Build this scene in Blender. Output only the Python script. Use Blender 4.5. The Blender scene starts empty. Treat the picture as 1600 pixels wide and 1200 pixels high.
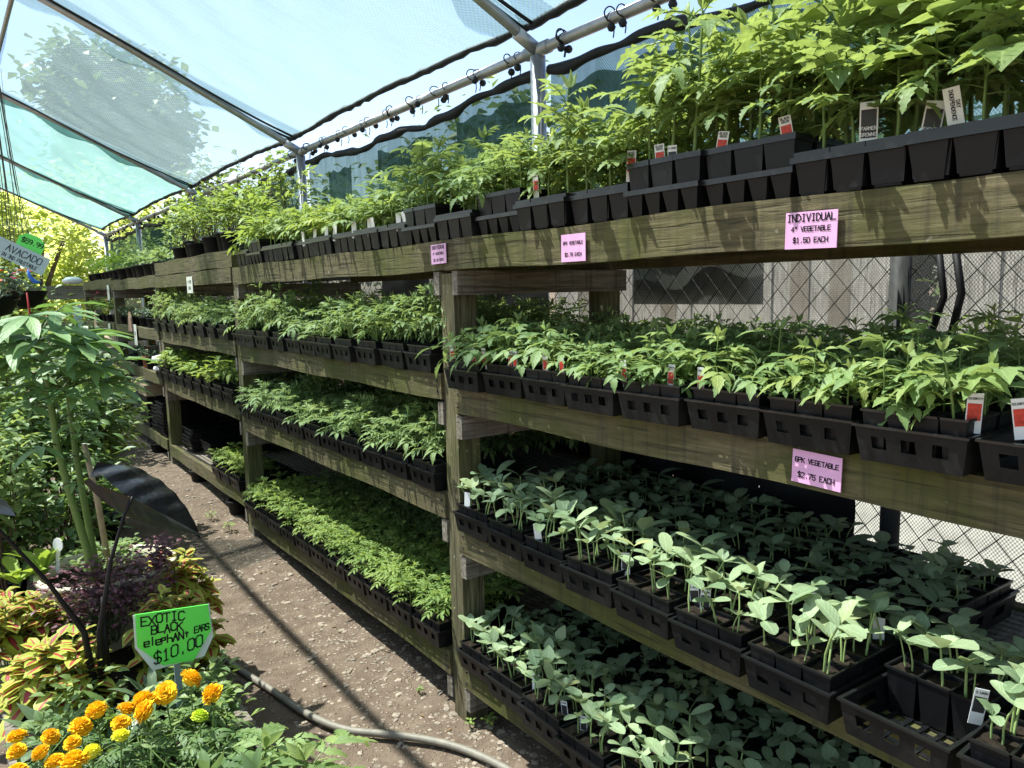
import bpy, math, random
from math import sin, cos, pi, radians, sqrt, atan2
from mathutils import Vector, Matrix, Euler

random.seed(7)
S = bpy.context.scene
COL = S.collection

UP = Vector((0, 0, 1))
# ------------------------------------------------------------------ camera
YAW, PITCH, ROLL = radians(35.9), radians(7.0), 0.022
CAM = Vector((0, 0, 1.6))
cf = Vector((sin(YAW)*cos(PITCH), cos(YAW)*cos(PITCH), -sin(PITCH)))
cr = Vector((cos(YAW), -sin(YAW), 0)); cu = cr.cross(cf)
cr2 = cr*cos(ROLL) - cu*sin(ROLL); cu2 = cu*cos(ROLL) + cr*sin(ROLL)
cd = bpy.data.cameras.new('camera'); co = bpy.data.objects.new('camera', cd); COL.objects.link(co)
co.matrix_world = Matrix(((cr2.x, cu2.x, -cf.x, CAM.x), (cr2.y, cu2.y, -cf.y, CAM.y), (cr2.z, cu2.z, -cf.z, CAM.z), (0, 0, 0, 1)))
cd.sensor_width = 36; cd.lens = 27; cd.clip_start = .05; cd.clip_end = 800
S.camera = co

def seen(p, m=90):
    """whether a point lies in (or near) the picture: only used to leave out what the photo cannot show"""
    d = Vector(p) - CAM; z = d.dot(cf)
    if z < .2: return False
    u = 800 + 1200*d.dot(cr2)/z; v = 600 - 1200*d.dot(cu2)/z
    return -m < u < 1600+m and -m < v < 1200+m

# ------------------------------------------------------------------ light
LDIR = Vector((.30, -.40, -1)).normalized()
w = bpy.data.worlds.new('World'); S.world = w; w.use_nodes = True
nt = w.node_tree; bg = nt.nodes['Background']
sk = nt.nodes.new('ShaderNodeTexSky'); sk.sky_type = 'NISHITA'; sk.sun_disc = False
sk.sun_elevation = math.asin(-LDIR.z); sk.sun_rotation = atan2(-LDIR.x, -LDIR.y)
sk.air_density = 1.0; sk.dust_density = 1.6; sk.ozone_density = 1.0
nt.links.new(sk.outputs[0], bg.inputs[0]); bg.inputs[1].default_value = .066
sl = bpy.data.lights.new('sun', 'SUN'); sl.energy = 5.0; sl.angle = radians(.5); sl.color = (1, .95, .86)
so = bpy.data.objects.new('sun', sl); COL.objects.link(so)
so.rotation_euler = LDIR.to_track_quat('-Z', 'Y').to_euler(); so.location = (-3, 4, 12)
S.view_settings.view_transform = 'Standard'; S.view_settings.look = 'None'
S.view_settings.gamma = 1; S.view_settings.exposure = 2.28
try:
    S.cycles.max_bounces = 8; S.cycles.transparent_max_bounces = 24
    S.cycles.transmission_bounces = 6; S.cycles.diffuse_bounces = 4
    S.cycles.caustics_reflective = False; S.cycles.caustics_refractive = False
    S.cycles.use_denoising = True
    S.cycles.sample_clamp_indirect = 6
except Exception: pass

# ------------------------------------------------------------------ materials
MATS = {}
class NT:
    def __init__(s, name):
        s.m = bpy.data.materials.new(name); s.m.use_nodes = True; s.t = s.m.node_tree
        s.t.nodes.clear(); s.out = s.add('ShaderNodeOutputMaterial'); MATS[name] = s.m
    def add(s, typ, **kw):
        n = s.t.nodes.new(typ)
        for k, v in kw.items():
            if k.startswith('i_'): n.inputs[k[2:].replace('_', ' ')].default_value = v
            else: setattr(n, k, v)
        return n
    def ln(s, a, b): s.t.links.new(a, b)
    def coord(s, scale=(1, 1, 1), src='Object', rot=(0, 0, 0)):
        c = s.add('ShaderNodeTexCoord'); m = s.add('ShaderNodeMapping')
        m.inputs['Scale'].default_value = scale; m.inputs['Rotation'].default_value = rot
        s.ln(c.outputs[src], m.inputs[0]); return m.outputs[0]
    def noise(s, vec, scale, detail=3, rough=.55, dist=0):
        n = s.add('ShaderNodeTexNoise'); n.inputs['Scale'].default_value = scale; n.inputs['Detail'].default_value = detail
        n.inputs['Roughness'].default_value = rough; n.inputs['Distortion'].default_value = dist
        if vec is not None: s.ln(vec, n.inputs['Vector'])
        return n.outputs['Fac']
    def ramp(s, fac, stops):
        r = s.add('ShaderNodeValToRGB'); e = r.color_ramp.elements
        while len(e) < len(stops): e.new(.5)
        for i, (p, c) in enumerate(stops):
            e[i].position = p; e[i].color = (*c, 1) if len(c) == 3 else c
        s.ln(fac, r.inputs[0]); return r.outputs[0]
    def mix(s, fac, a, b, mode='MIX'):
        n = s.add('ShaderNodeMix', data_type='RGBA', blend_type=mode)
        for sock, v in ((n.inputs[0], fac), (n.inputs[6], a), (n.inputs[7], b)):
            if isinstance(v, (int, float)): sock.default_value = v
            elif isinstance(v, tuple): sock.default_value = (*v, 1)
            else: s.ln(v, sock)
        return n.outputs[2]
    def math(s, op, a, b=0.0, c=None):
        n = s.add('ShaderNodeMath', operation=op)
        for sock, v in zip(n.inputs, (a, b, c)):
            if v is None: continue
            if isinstance(v, (int, float)): sock.default_value = v
            else: s.ln(v, sock)
        return n.outputs[0]
    def pbsdf(s, color, rough=.6, spec=.4, metal=0):
        p = s.add('ShaderNodeBsdfPrincipled')
        for k, v in (('Base Color', color), ('Roughness', rough), ('Specular IOR Level', spec), ('Metallic', metal)):
            if isinstance(v, tuple): p.inputs[k].default_value = (*v, 1)
            elif isinstance(v, (int, float)): p.inputs[k].default_value = v
            else: s.ln(v, p.inputs[k])
        return p
    def bump(s, p, h, strength=.3, dist=.01):
        b = s.add('ShaderNodeBump'); b.inputs['Strength'].default_value = strength; b.inputs['Distance'].default_value = dist
        s.ln(h, b.inputs['Height']); s.ln(b.outputs[0], p.inputs['Normal'])
    def done(s, sh): s.ln(sh, s.out.inputs[0]); return s.m

def plain(name, col, rough=.6, spec=.4, metal=0, vary=.12, nscale=14, bump=0):
    n = NT(name); v = n.coord(); f = n.noise(v, nscale, 4)
    c = n.ramp(f, [(.25, tuple(x*(1-vary) for x in col)), (.75, tuple(min(1, x*(1+vary)) for x in col))])
    p = n.pbsdf(c, rough, spec, metal)
    if bump: n.bump(p, n.noise(v, nscale*6, 3), bump, .004)
    return n.done(p.outputs[0])

def leafmat(name, dark, light, trans=.34, rough=.5, tcol=None, spec=.35):
    yellow = name in ('tomato_leaf', 'young_leaf', 'lush_leaf', 'squash_leaf', 'broad_leaf')
    """leaf: colour varies leaf by leaf (attribute) and plant by plant (object random); thin, so light passes through"""
    n = NT(name); a = n.add('ShaderNodeAttribute', attribute_name='tint'); oi = n.add('ShaderNodeObjectInfo')
    f = n.math('MULTIPLY_ADD', oi.outputs['Random'], .35, n.math('MULTIPLY', a.outputs['Fac'], .75))
    f = n.math('ADD', f, n.math('MULTIPLY_ADD', n.noise(n.coord(), 60, 2), .3, -.2))
    c = n.ramp(f, [(.05, dark), (.95, light)])
    ve = n.add('ShaderNodeAttribute', attribute_name='vein').outputs['Fac']; al = n.add('ShaderNodeAttribute', attribute_name='along').outputs['Fac']
    lat = n.math('SINE', n.math('MULTIPLY', n.math('MULTIPLY_ADD', ve, -.30, al), 40.0))
    rib = n.math('MAXIMUM', n.ramp(ve, [(.03, (1, 1, 1)), (.13, (0, 0, 0))]), n.math('MULTIPLY', n.ramp(lat, [(.80, (0, 0, 0)), (.98, (1, 1, 1))]), .55))
    c = n.mix(n.math('MULTIPLY', rib, .38), c, tuple(min(1, x*1.35+.02) for x in light))
    sick = n.ramp(n.math('FRACT', n.math('MULTIPLY', oi.outputs['Random'], 7.31)), [(.86, (0, 0, 0)), (1, (.55, .55, .55))])
    if yellow: c = n.mix(n.math('MULTIPLY', sick, a.outputs['Fac']), c, (light[0]*1.6, light[1]*1.18, light[2]*.6))
    p = n.pbsdf(c, rough, spec); n.bump(p, n.math('MULTIPLY_ADD', lat, .5, n.math('MULTIPLY', rib, -1.0)), .35, .0012); tr = n.add('ShaderNodeBsdfTranslucent')
    n.ln(n.mix(.6, c, tcol or tuple(min(1, x*1.5) for x in light)), tr.inputs[0])
    m = n.add('ShaderNodeMixShader'); m.inputs[0].default_value = trans
    n.ln(p.outputs[0], m.inputs[1]); n.ln(tr.outputs[0], m.inputs[2]); return n.done(m.outputs[0])

leafmat('tomato_leaf', (.075, .15, .045), (.27, .36, .13), .44, tcol=(.46, .54, .11))
leafmat('young_leaf', (.075, .16, .05), (.27, .37, .14), .38, tcol=(.40, .50, .12))
leafmat('squash_leaf', (.095, .17, .085), (.36, .45, .25), .30, tcol=(.46, .54, .2))
leafmat('lush_leaf', (.075, .17, .03), (.30, .40, .10), .40, tcol=(.46, .54, .08))
leafmat('broad_leaf', (.045, .105, .03), (.19, .29, .09), .30, .40, tcol=(.3, .42, .06), spec=.5)
leafmat('cassava_leaf', (.07, .16, .06), (.21, .33, .12), .30, .45, tcol=(.25, .42, .05))
leafmat('lime_leaf', (.17, .30, .03), (.34, .46, .07), .4, tcol=(.5, .6, .06))
leafmat('grey_leaf', (.04, .08, .04), (.14, .20, .10), .22, .4, spec=.5)
leafmat('burgundy_leaf', (.035, .010, .018), (.20, .07, .095), .18, .4, tcol=(.16, .02, .03))
leafmat('coleus_leaf', (.26, .33, .03), (.52, .54, .10), .35, tcol=(.5, .5, .06))
leafmat('coleus_heart', (.22, .025, .02), (.42, .06, .05), .25, tcol=(.5, .06, .04))
leafmat('spring_leaf', (.22, .30, .06), (.52, .58, .17), .42, tcol=(.62, .70, .15))
leafmat('tree_leaf', (.035, .06, .02), (.10, .15, .04), .25, tcol=(.15, .22, .04))
leafmat('marigold_petal', (.85, .27, .004), (1, .60, .015), .2, .7, tcol=(1, .55, .01), spec=.12)
leafmat('yellow_petal', (.75, .62, .02), (.85, .80, .06), .25, .6, tcol=(.9, .85, .05))
leafmat('lime_petal', (.45, .55, .03), (.62, .72, .06), .25, .6, tcol=(.7, .8, .05))
leafmat('dry_leaf', (.07, .04, .02), (.26, .17, .08), .15, .8)
leafmat('pink_petal', (.6, .03, .12), (.85, .12, .25), .25, .5)
leafmat('red_petal', (.45, .04, .01), (.7, .12, .03), .2, .5)
plain('stem_green', (.13, .20, .05), .5, .35)
plain('stem_pale', (.25, .34, .12), .5, .35)
plain('stem_dark', (.07, .10, .045), .6, .3)
plain('stem_brown', (.10, .07, .045), .8, .2)
plain('bark', (.11, .085, .06), .9, .2, nscale=8, bump=.5)
def dusty(name, col, dust, rough, spec):
    n = NT(name); v = n.coord(); a = n.noise(v, 7, 5, .65); b = n.noise(v, 55, 3, .6); oi = n.add('ShaderNodeObjectInfo')
    f = n.math('ADD', n.math('MULTIPLY', a, .7), n.math('MULTIPLY_ADD', oi.outputs['Random'], .16, n.math('MULTIPLY', b, .3)))
    d = n.ramp(f, [(.56, (0, 0, 0)), (.80, (.55, .55, .55))]); c = n.mix(d, col, dust)
    p = n.pbsdf(c, n.math('MULTIPLY_ADD', d, .5, rough), spec); n.bump(p, b, .12, .004); n.done(p.outputs[0])
dusty('black_plastic', (.0042, .0048, .0060), (.022, .019, .016), .40, .24)
plain('plastic_rim', (.008, .0085, .009), .30, .45, vary=.2)  # lighter, glossier than the trays: edge highlights put into the rim tone
plain('black_matte', (.005, .005, .006), .6, .2, vary=.3)
plain('dark_sheet', (.004, .0045, .0045), .55, .3)
plain('soil', (.022, .016, .011), .95, .15, vary=.6, nscale=70, bump=.8)
plain('galvanised', (.33, .34, .35), .45, .5, .65, vary=.18, nscale=20)
plain('fence_wire', (.030, .030, .029), .7, .25)
plain('hem', (.012, .014, .016), .7, .3, vary=.4)
plain('tag_white', (.78, .78, .76), .5, .4, vary=.04)
plain('tag_red', (.55, .05, .03), .45, .4, vary=.5, nscale=120)
plain('tag_dark', (.03, .03, .03), .5, .4)
plain('card_pink', (.72, .38, .62), .35, .5, vary=.07, nscale=6)
plain('card_white', (.62, .64, .58), .4, .5, vary=.12, nscale=10)
plain('board_blue', (.42, .52, .54), .45, .4, vary=.06)
plain('lime_card', (.13, .80, .10), .3, .5, vary=.04, nscale=8)
plain('ink', (.012, .012, .016), .6, .3, vary=.1)
plain('stake_grey', (.20, .26, .27), .5, .4)
plain('cream_plastic', (.62, .56, .42), .45, .4)
plain('terracotta', (.33, .12, .06), .8, .3)
plain('tan_clay', (.48, .30, .20), .8, .3)
plain('hose_grey', (.20, .18, .145), .55, .35, vary=.25, nscale=30)
plain('pebble', (.25, .205, .158), .85, .3, vary=.55, nscale=17)
plain('blue_plastic', (.03, .14, .55), .4, .5)
plain('white_bag', (.68, .66, .70), .45, .4)
plain('crate_wood', (.42, .32, .20), .8, .3, vary=.2, nscale=20)
plain('brown_board', (.05, .032, .018), .8, .2, vary=.25)
plain('string_grey', (.09, .085, .07), .8, .2)
plain('ribbon_red', (.30, .015, .012), .5, .3)
plain('black_stalk', (.010, .007, .008), .5, .25)
plain('clear_film', (.60, .66, .64), .2, .6)

def glossy_black_leaf():
    n = NT('black_leaf'); v = n.coord(); f = n.noise(v, 9, 3)
    c = n.ramp(f, [(.3, (.006, .005, .008)), (.8, (.020, .018, .024))])
    p = n.pbsdf(c, .5, .25); p.inputs['Coat Weight'].default_value = .9; p.inputs['Coat Roughness'].default_value = .15; wv = n.add('ShaderNodeTexWave', wave_type='BANDS'); wv.inputs['Scale'].default_value = 9; wv.inputs['Distortion'].default_value = 2
    n.ln(v, wv.inputs[0]); n.bump(p, n.noise(v, 26, 3), .45, .010); n.done(p.outputs[0])
glossy_black_leaf()

def wood(name, axis, base, green, pale, greenamt):
    n = NT(name); sc = [13, 13, 13]; sc[axis] = 1.1
    v = n.coord(tuple(sc)); g = n.noise(v, 5, 8, .72, .35)
    v2 = n.coord((1, 1, 1)); big = n.noise(v2, 2.2, 4, .6); sp = n.noise(v2, 26, 3)
    c = n.ramp(g, [(.28, tuple(x*.35 for x in base)), (.5, base), (.74, pale)])
    gm = n.math('MULTIPLY', n.ramp(big, [(.42, (0, 0, 0)), (.62, (1, 1, 1))]), greenamt)
    c = n.mix(gm, c, n.mix(g, tuple(x*.5 for x in green), green))
    sc2 = [38, 38, 38]; sc2[2] = 2.2                                 # dark streaks running down the faces
    st = n.noise(n.coord(tuple(sc2)), 1, 3, .6)
    c = n.mix(n.ramp(st, [(.52, (0, 0, 0)), (.70, (.6, .6, .6))]), c, (.035, .03, .02))
    c = n.mix(n.ramp(sp, [(.68, (0, 0, 0)), (.76, (.5, .5, .5))]), c, (.42, .38, .30))
    scr = [70, 70, 70]; scr[axis] = 2.4; ck = n.noise(n.coord(tuple(scr)), 1, 2, .5, .3); ck = n.ramp(ck, [(.60, (0, 0, 0)), (.66, (1, 1, 1))])
    c = n.mix(n.math('MULTIPLY', ck, .5), c, (.018, .014, .008))
    p = n.pbsdf(c, .82, .25); n.bump(p, n.math('ADD', n.math('MULTIPLY_ADD', ck, -.6, g), n.math('MULTIPLY', sp, .3)), .5, .006); n.done(p.outputs[0])
wood('wood_beam', 1, (.105, .088, .045), (.092, .098, .020), (.19, .155, .085), .9)
wood('wood_post', 2, (.11, .095, .05), (.12, .13, .035), (.25, .22, .13), .75)
wood('wood_grey', 0, (.20, .17, .135), (.15, .14, .09), (.34, .31, .27), .2)
wood('wood_plank', 2, (.36, .34, .31), (.27, .26, .22), (.56, .54, .50), .2)

def ground_mat():
    n = NT('gravel_dirt'); v = n.coord(); big = n.noise(v, .9, 4, .6); mid = n.noise(v, 11, 5, .65); fine = n.noise(v, 90, 3)
    dirt = n.ramp(mid, [(.3, (.085, .060, .042)), (.55, (.150, .110, .080)), (.8, (.225, .175, .130))])
    vo = n.add('ShaderNodeTexVoronoi', feature='F1'); vo.inputs['Scale'].default_value = 46; n.ln(v, vo.inputs['Vector'])
    vo2 = n.add('ShaderNodeTexVoronoi', feature='F1'); vo2.inputs['Scale'].default_value = 105; n.ln(v, vo2.inputs['Vector'])
    peb = n.math('MULTIPLY', n.ramp(vo.outputs['Distance'], [(.26, (1, 1, 1)), (.36, (0, 0, 0))]), n.ramp(vo.outputs['Color'], [(.50, (0, 0, 0)), (.56, (1, 1, 1))]))
    peb2 = n.math('MULTIPLY', n.ramp(vo2.outputs['Distance'], [(.28, (1, 1, 1)), (.40, (0, 0, 0))]), n.ramp(vo2.outputs['Color'], [(.40, (0, 0, 0)), (.5, (1, 1, 1))]))
    den = n.ramp(big, [(.34, (.35, .35, .35)), (.54, (1, 1, 1))])
    peb = n.math('MULTIPLY', peb, den); peb2 = n.math('MULTIPLY', peb2, den)
    pc = n.mix(vo.outputs['Color'], (.17, .125, .09), (.36, .29, .22))
    c = n.mix(peb2, dirt, (.26, .20, .145)); c = n.mix(peb, c, pc); c = n.mix(n.math('MULTIPLY', fine, .5), c, (.11, .08, .06))
    p = n.pbsdf(c, .92, .2)
    n.bump(p, n.math('ADD', n.math('MULTIPLY', peb, 1.2), n.math('ADD', n.math('MULTIPLY', peb2, .6), n.math('MULTIPLY', mid, 1.0))), .9, .012)
    n.done(p.outputs[0])
ground_mat()

def cloth(name, see, tint, body, period, streak=(1, 1, 1), weave=.35, tl=.6, ax=('Y', 'Z'), fold=0):
    """knitted shade net: holes you can see through (transparent) between threads that scatter light"""
    n = NT(name); v = n.coord()
    tr = n.add('ShaderNodeBsdfTransparent'); tr.inputs[0].default_value = (*tint, 1)
    f = n.noise(n.coord(streak), 3.0, 5, .65, .4)
    bod = n.mix(f, tuple(x*.75 for x in body), tuple(min(1, x*1.15) for x in body))
    df = n.add('ShaderNodeBsdfDiffuse'); ts = n.add('ShaderNodeBsdfTranslucent')
    n.ln(bod, df.inputs[0]); n.ln(bod, ts.inputs[0])
    m1 = n.add('ShaderNodeMixShader'); m1.inputs[0].default_value = tl; n.ln(df.outputs[0], m1.inputs[1]); n.ln(ts.outputs[0], m1.inputs[2])
    fac = n.math('MULTIPLY_ADD', f, .32, see - .16)
    if weave:
        sep = n.add('ShaderNodeSeparateXYZ'); n.ln(v, sep.inputs[0]); k = 2*pi/period
        a = n.math('SINE', n.math('MULTIPLY', sep.outputs[ax[0]], k)); b = n.math('SINE', n.math('MULTIPLY', sep.outputs[ax[1]], k*.8))
        fac = n.math('MULTIPLY_ADD', n.math('MULTIPLY', a, b), weave, fac)
    if fold:                                               # creases where the cloth lies double
        w1 = n.noise(n.coord((1.1, 9, 1), rot=(0, 0, .5)), 1.6, 4, .6, 1.2); w2 = n.noise(n.coord((1.0, 14, 1), rot=(0, 0, -.35)), 1.3, 3, .6, .8)
        cr_ = n.math('MAXIMUM', n.ramp(w1, [(.54, (0, 0, 0)), (.60, (1, 1, 1)), (.66, (0, 0, 0))]), n.ramp(w2, [(.56, (0, 0, 0)), (.61, (1, 1, 1)), (.66, (0, 0, 0))]))
        fac = n.math('SUBTRACT', fac, n.math('MULTIPLY', cr_, fold))
    fac = n.math('MINIMUM', n.math('MAXIMUM', fac, .02), .98)
    m2 = n.add('ShaderNodeMixShader'); n.ln(fac, m2.inputs[0]); n.ln(m1.outputs[0], m2.inputs[1]); n.ln(tr.outputs[0], m2.inputs[2])
    n.done(m2.outputs[0])
cloth('roof_cloth', .54, (.75, .82, .845), (.17, .24, .255), .026, (.8, 7, .8), .19, .7, ('X', 'Y'), .07)
cloth('dense_cloth', .12, (.62, .80, .78), (.125, .225, .215), .006, (2, 1, 1), 0, .75)
cloth('fence_net', .34, (.92, .95, .92), (.15, .155, .14), .011, (1, 5, .6), .26, .5)
cloth('upper_net', .25, (.82, .94, .88), (.060, .118, .092), .012, (1, 5, .6), .16, .45)
cloth('net_flap', .12, (.7, .85, .8), (.030, .064, .050), .009, (1, 5, .6), .12, .4)

# ------------------------------------------------------------------ mesh builder
class MB:
    def __init__(s): s.v, s.f, s.m, s.t, s.n = [], [], [], [], []
    def add(s, vs, fs, mat=0, tint=.5, nv=None):
        o = len(s.v); s.v.extend(tuple(p) for p in vs); s.n.extend(nv or [(.5, 0)]*len(vs))
        for q in fs: s.f.append(tuple(i+o for i in q)); s.m.append(mat); s.t.append(tint)
    def append(s, b, loc=(0, 0, 0), rz=0, sc=1.0, dm=0):
        o = len(s.v); c, n = cos(rz)*sc, sin(rz)*sc; lx, ly, lz = loc; s.n.extend(b.n)
        s.v.extend((x*c-y*n+lx, x*n+y*c+ly, z*sc+lz) for x, y, z in b.v)
        s.f.extend(tuple(i+o for i in q) for q in b.f); s.m.extend(m+dm for m in b.m); s.t.extend(b.t)
    def box(s, lo, hi, mat=0, tint=.5, M=None):
        x0, y0, z0 = lo; x1, y1, z1 = hi
        vs = [Vector(p) for p in ((x0, y0, z0), (x1, y0, z0), (x1, y1, z0), (x0, y1, z0), (x0, y0, z1), (x1, y0, z1), (x1, y1, z1), (x0, y1, z1))]
        if M is not None: vs = [M @ p for p in vs]
        s.add(vs, [(3, 2, 1, 0), (4, 5, 6, 7), (0, 1, 5, 4), (1, 2, 6, 5), (2, 3, 7, 6), (3, 0, 4, 7)], mat, tint)
    def tube(s, pts, r, n=6, mat=0, caps=True, tint=.5):
        pts = [Vector(p) for p in pts]; k = len(pts); rs = r if isinstance(r, (list, tuple)) else [r]*k
        vs = []; d = (pts[1]-pts[0]).normalized(); a = d.orthogonal().normalized()
        for i, p in enumerate(pts):
            d = (pts[min(i+1, k-1)] - pts[max(i-1, 0)])
            d = d.normalized() if d.length > 1e-9 else UP
            a = (a - d*a.dot(d)); a = a.normalized() if a.length > 1e-6 else d.orthogonal().normalized()
            b = d.cross(a)
            for j in range(n):
                t = 2*pi*j/n; vs.append(p + (a*cos(t) + b*sin(t))*rs[i])
        fs = [(i*n+j, i*n+(j+1) % n, (i+1)*n+(j+1) % n, (i+1)*n+j) for i in range(k-1) for j in range(n)]
        if caps: fs += [tuple(range(n-1, -1, -1)), tuple((k-1)*n+j for j in range(n))]
        s.add(vs, fs, mat, tint)
    def lathe(s, prof, c=(0, 0, 0), n=20, mat=0, closed=False):
        vs = []; fs = []; k = len(prof)
        for r, z in prof:
            for j in range(n):
                t = 2*pi*j/n; vs.append((c[0]+r*cos(t), c[1]+r*sin(t), c[2]+z))
        for i in range(k-1):
            for j in range(n): fs.append((i*n+j, i*n+(j+1) % n, (i+1)*n+(j+1) % n, (i+1)*n+j))
        if closed: fs.append(tuple((k-1)*n+j for j in range(n)))
        s.add(vs, fs, mat)
    def leaf(s, p, d, nrm, L, W, prof, droop=.5, fold=.25, mat=0, tint=.5, heart=None, wave=0):
        """a leaf blade that bends and folds along its midrib; heart = (width share, material) for a coloured middle"""
        d = d.normalized(); side = d.cross(nrm)
        if side.length < 1e-4: side = d.orthogonal()
        side.normalize(); nn = side.cross(d).normalized(); k = len(prof); q = Vector(p); t0 = 0; rows = []
        for i, (t, wd) in enumerate(prof):
            st = t - t0; q = q + d*(L*st)
            if st > 0:
                R = Matrix.Rotation(-droop*st, 3, side); d = R @ d; nn = R @ nn
            t0 = t; hw = wd*W*.5; wv = wave*(1 if i % 2 else -1)*hw
            a = q + side*(hw*cos(fold)) + nn*(hw*sin(fold) + wv); b = q - side*(hw*cos(fold)) + nn*(hw*sin(fold) - wv)
            rows.append((q.copy(), a, b))
        if heart is None:
            vs = [x for r in rows for x in r]
            fs = []
            for i in range(k-1):
                o = i*3; fs += [(o, o+3, o+4, o+1), (o, o+2, o+5, o+3)]
            s.add(vs, fs, mat, tint, [q for t, _ in prof for q in ((0, t), (1, t), (1, t))])
        else:
            hs, hm = heart; vs = []
            for (c, a, b) in rows: vs += [c, c+(a-c)*hs, a, c+(b-c)*hs, b]
            for i in range(k-1):
                o = i*5; s_ = []
            fi = []; fo = []
            for i in range(k-1):
                o = i*5
                inn = [(o, o+5, o+6, o+1), (o, o+3, o+8, o+5)]; out = [(o+1, o+6, o+7, o+2), (o+3, o+4, o+9, o+8)]
                if prof[i][0] >= .82: fo += inn+out
                else: fi += inn; fo += out
            n0 = len(s.v); s.v.extend(tuple(x) for x in vs); s.n.extend(q for t, _ in prof for q in ((0, t), (hs, t), (1, t), (hs, t), (1, t)))
            for q_ in fi: s.f.append(tuple(i+n0 for i in q_)); s.m.append(hm); s.t.append(tint)
            for q_ in fo: s.f.append(tuple(i+n0 for i in q_)); s.m.append(mat); s.t.append(tint)
    def mesh(s, name, mats, smooth=False):
        me = bpy.data.meshes.new(name); me.from_pydata(s.v, [], s.f)
        mats = [mats] if isinstance(mats, str) else mats
        for m in mats: me.materials.append(MATS[m])
        if len(mats) > 1: me.polygons.foreach_set('material_index', s.m)
        at = me.attributes.new('tint', 'FLOAT', 'FACE'); at.data.foreach_set('value', s.t)
        if 'leaf' in mats[0]:
            for q, nme in enumerate(('vein', 'along')): me.attributes.new(nme, 'FLOAT', 'POINT').data.foreach_set('value', [x[q] for x in s.n])
        if smooth or 'leaf' in mats[0]: me.polygons.foreach_set('use_smooth', [True]*len(s.f))
        me.update(); return me
    def build(s, name, mats, parent=None, smooth=False): return put(name, s.mesh(name, mats, smooth), parent)

def put(name, me, parent=None, loc=None, rz=0):
    o = bpy.data.objects.new(name, me); COL.objects.link(o)
    if parent is not None: o.parent = parent
    if loc is not None: o.location = loc
    if rz: o.rotation_euler = (0, 0, rz)
    return o
def tag(o, label, cat, group=None):
    o['label'] = label; o['category'] = cat
    if group: o['group'] = group
    return o
def thing(name, label, cat, loc=(0, 0, 0), rz=0, group=None, rot=None):
    o = bpy.data.objects.new(name, None); COL.objects.link(o); o.location = loc; o.rotation_euler = rot or (0, 0, rz)
    o.empty_display_size = .05
    return tag(o, label, cat, group)
def kind(o, k): o['kind'] = k; return o
ORD = 'first second third fourth fifth sixth seventh eighth ninth tenth eleventh twelfth thirteenth fourteenth fifteenth'.split()
def U(a, b): return random.uniform(a, b)

# leaf outlines (share of length, share of width)
OV = [(0, .06), (.15, .62), (.38, 1), (.65, .8), (.86, .36), (1, .02)]
OVF = [(0, .05), (.08, .35), (.18, .72), (.3, .95), (.42, 1), (.55, .92), (.68, .72), (.8, .46), (.9, .22), (1, .01)]
OV3 = [(0, .1), (.35, 1), (.72, .66), (1, .02)]
LANCE = [(0, .08), (.22, .75), (.45, 1), (.75, .6), (1, .02)]
JAG = [(0, .05), (.12, .62), (.2, 1), (.29, .60), (.41, .92), (.51, .50), (.62, .70), (.72, .36), (.83, .38), (1, .02)]
SER = [(0, .06), (.16, .78), (.24, .62), (.38, 1), (.46, .74), (.62, .74), (.70, .48), (1, .02)]
COT = [(0, .12), (.18, .7), (.45, 1), (.75, .9), (.92, .55), (1, .15)]
def dirv(az, el): return Vector((cos(az)*cos(el), sin(az)*cos(el), sin(el)))

def compound(mb, p, az, el, L, W, pairs, droop, mat=0, smat=1, tint=.5, prof=JAG, ll=.5, rr=.0011):
    """a pinnate leaf: a thin stalk that arches, pairs of leaflets and one at the tip"""
    n = 4; q = Vector(p); d = dirv(az, el); side = Vector((-sin(az), cos(az), 0)); pts = [q.copy()]; ds = [d.copy()]
    for i in range(n):
        R = Matrix.Rotation(droop/n, 3, side); d = R @ d; q = q + d*(L*(1-ll*.5)/n); pts.append(q.copy()); ds.append(d.copy())
    mb.tube(pts, rr, 3, smat, False)
    for k in range(pairs):
        t = .38 + .5*k/max(1, pairs-1) if pairs > 1 else .66
        i = min(n-1, int(t*n)); fr = t*n-i; b = pts[i].lerp(pts[i+1], fr); dd = ds[i]; nn = side.cross(dd)*-1
        if nn.z < 0: nn = -nn
        sz = L*ll*(.62+.3*t)*U(.8, 1.15)
        for sg in (1, -1):
            ld = (dd*.55 + side*sg*.8 + Vector((0, 0, U(-.25, .1)))).normalized()
            mb.leaf(b, ld, nn + Vector((U(-.3, .3), U(-.3, .3), 0)), sz, sz*W, prof, U(.3, 1.0), U(.1, .45), mat, min(1, max(0, tint+U(-.2, .2))))
    nn = side.cross(ds[-1])*-1
    if nn.z < 0: nn = -nn
    mb.leaf(pts[-1], ds[-1], nn, L*ll*U(.95, 1.15), L*ll*W*1.1, prof, U(.3, 1.0), U(.1, .4), mat, tint)

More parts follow.
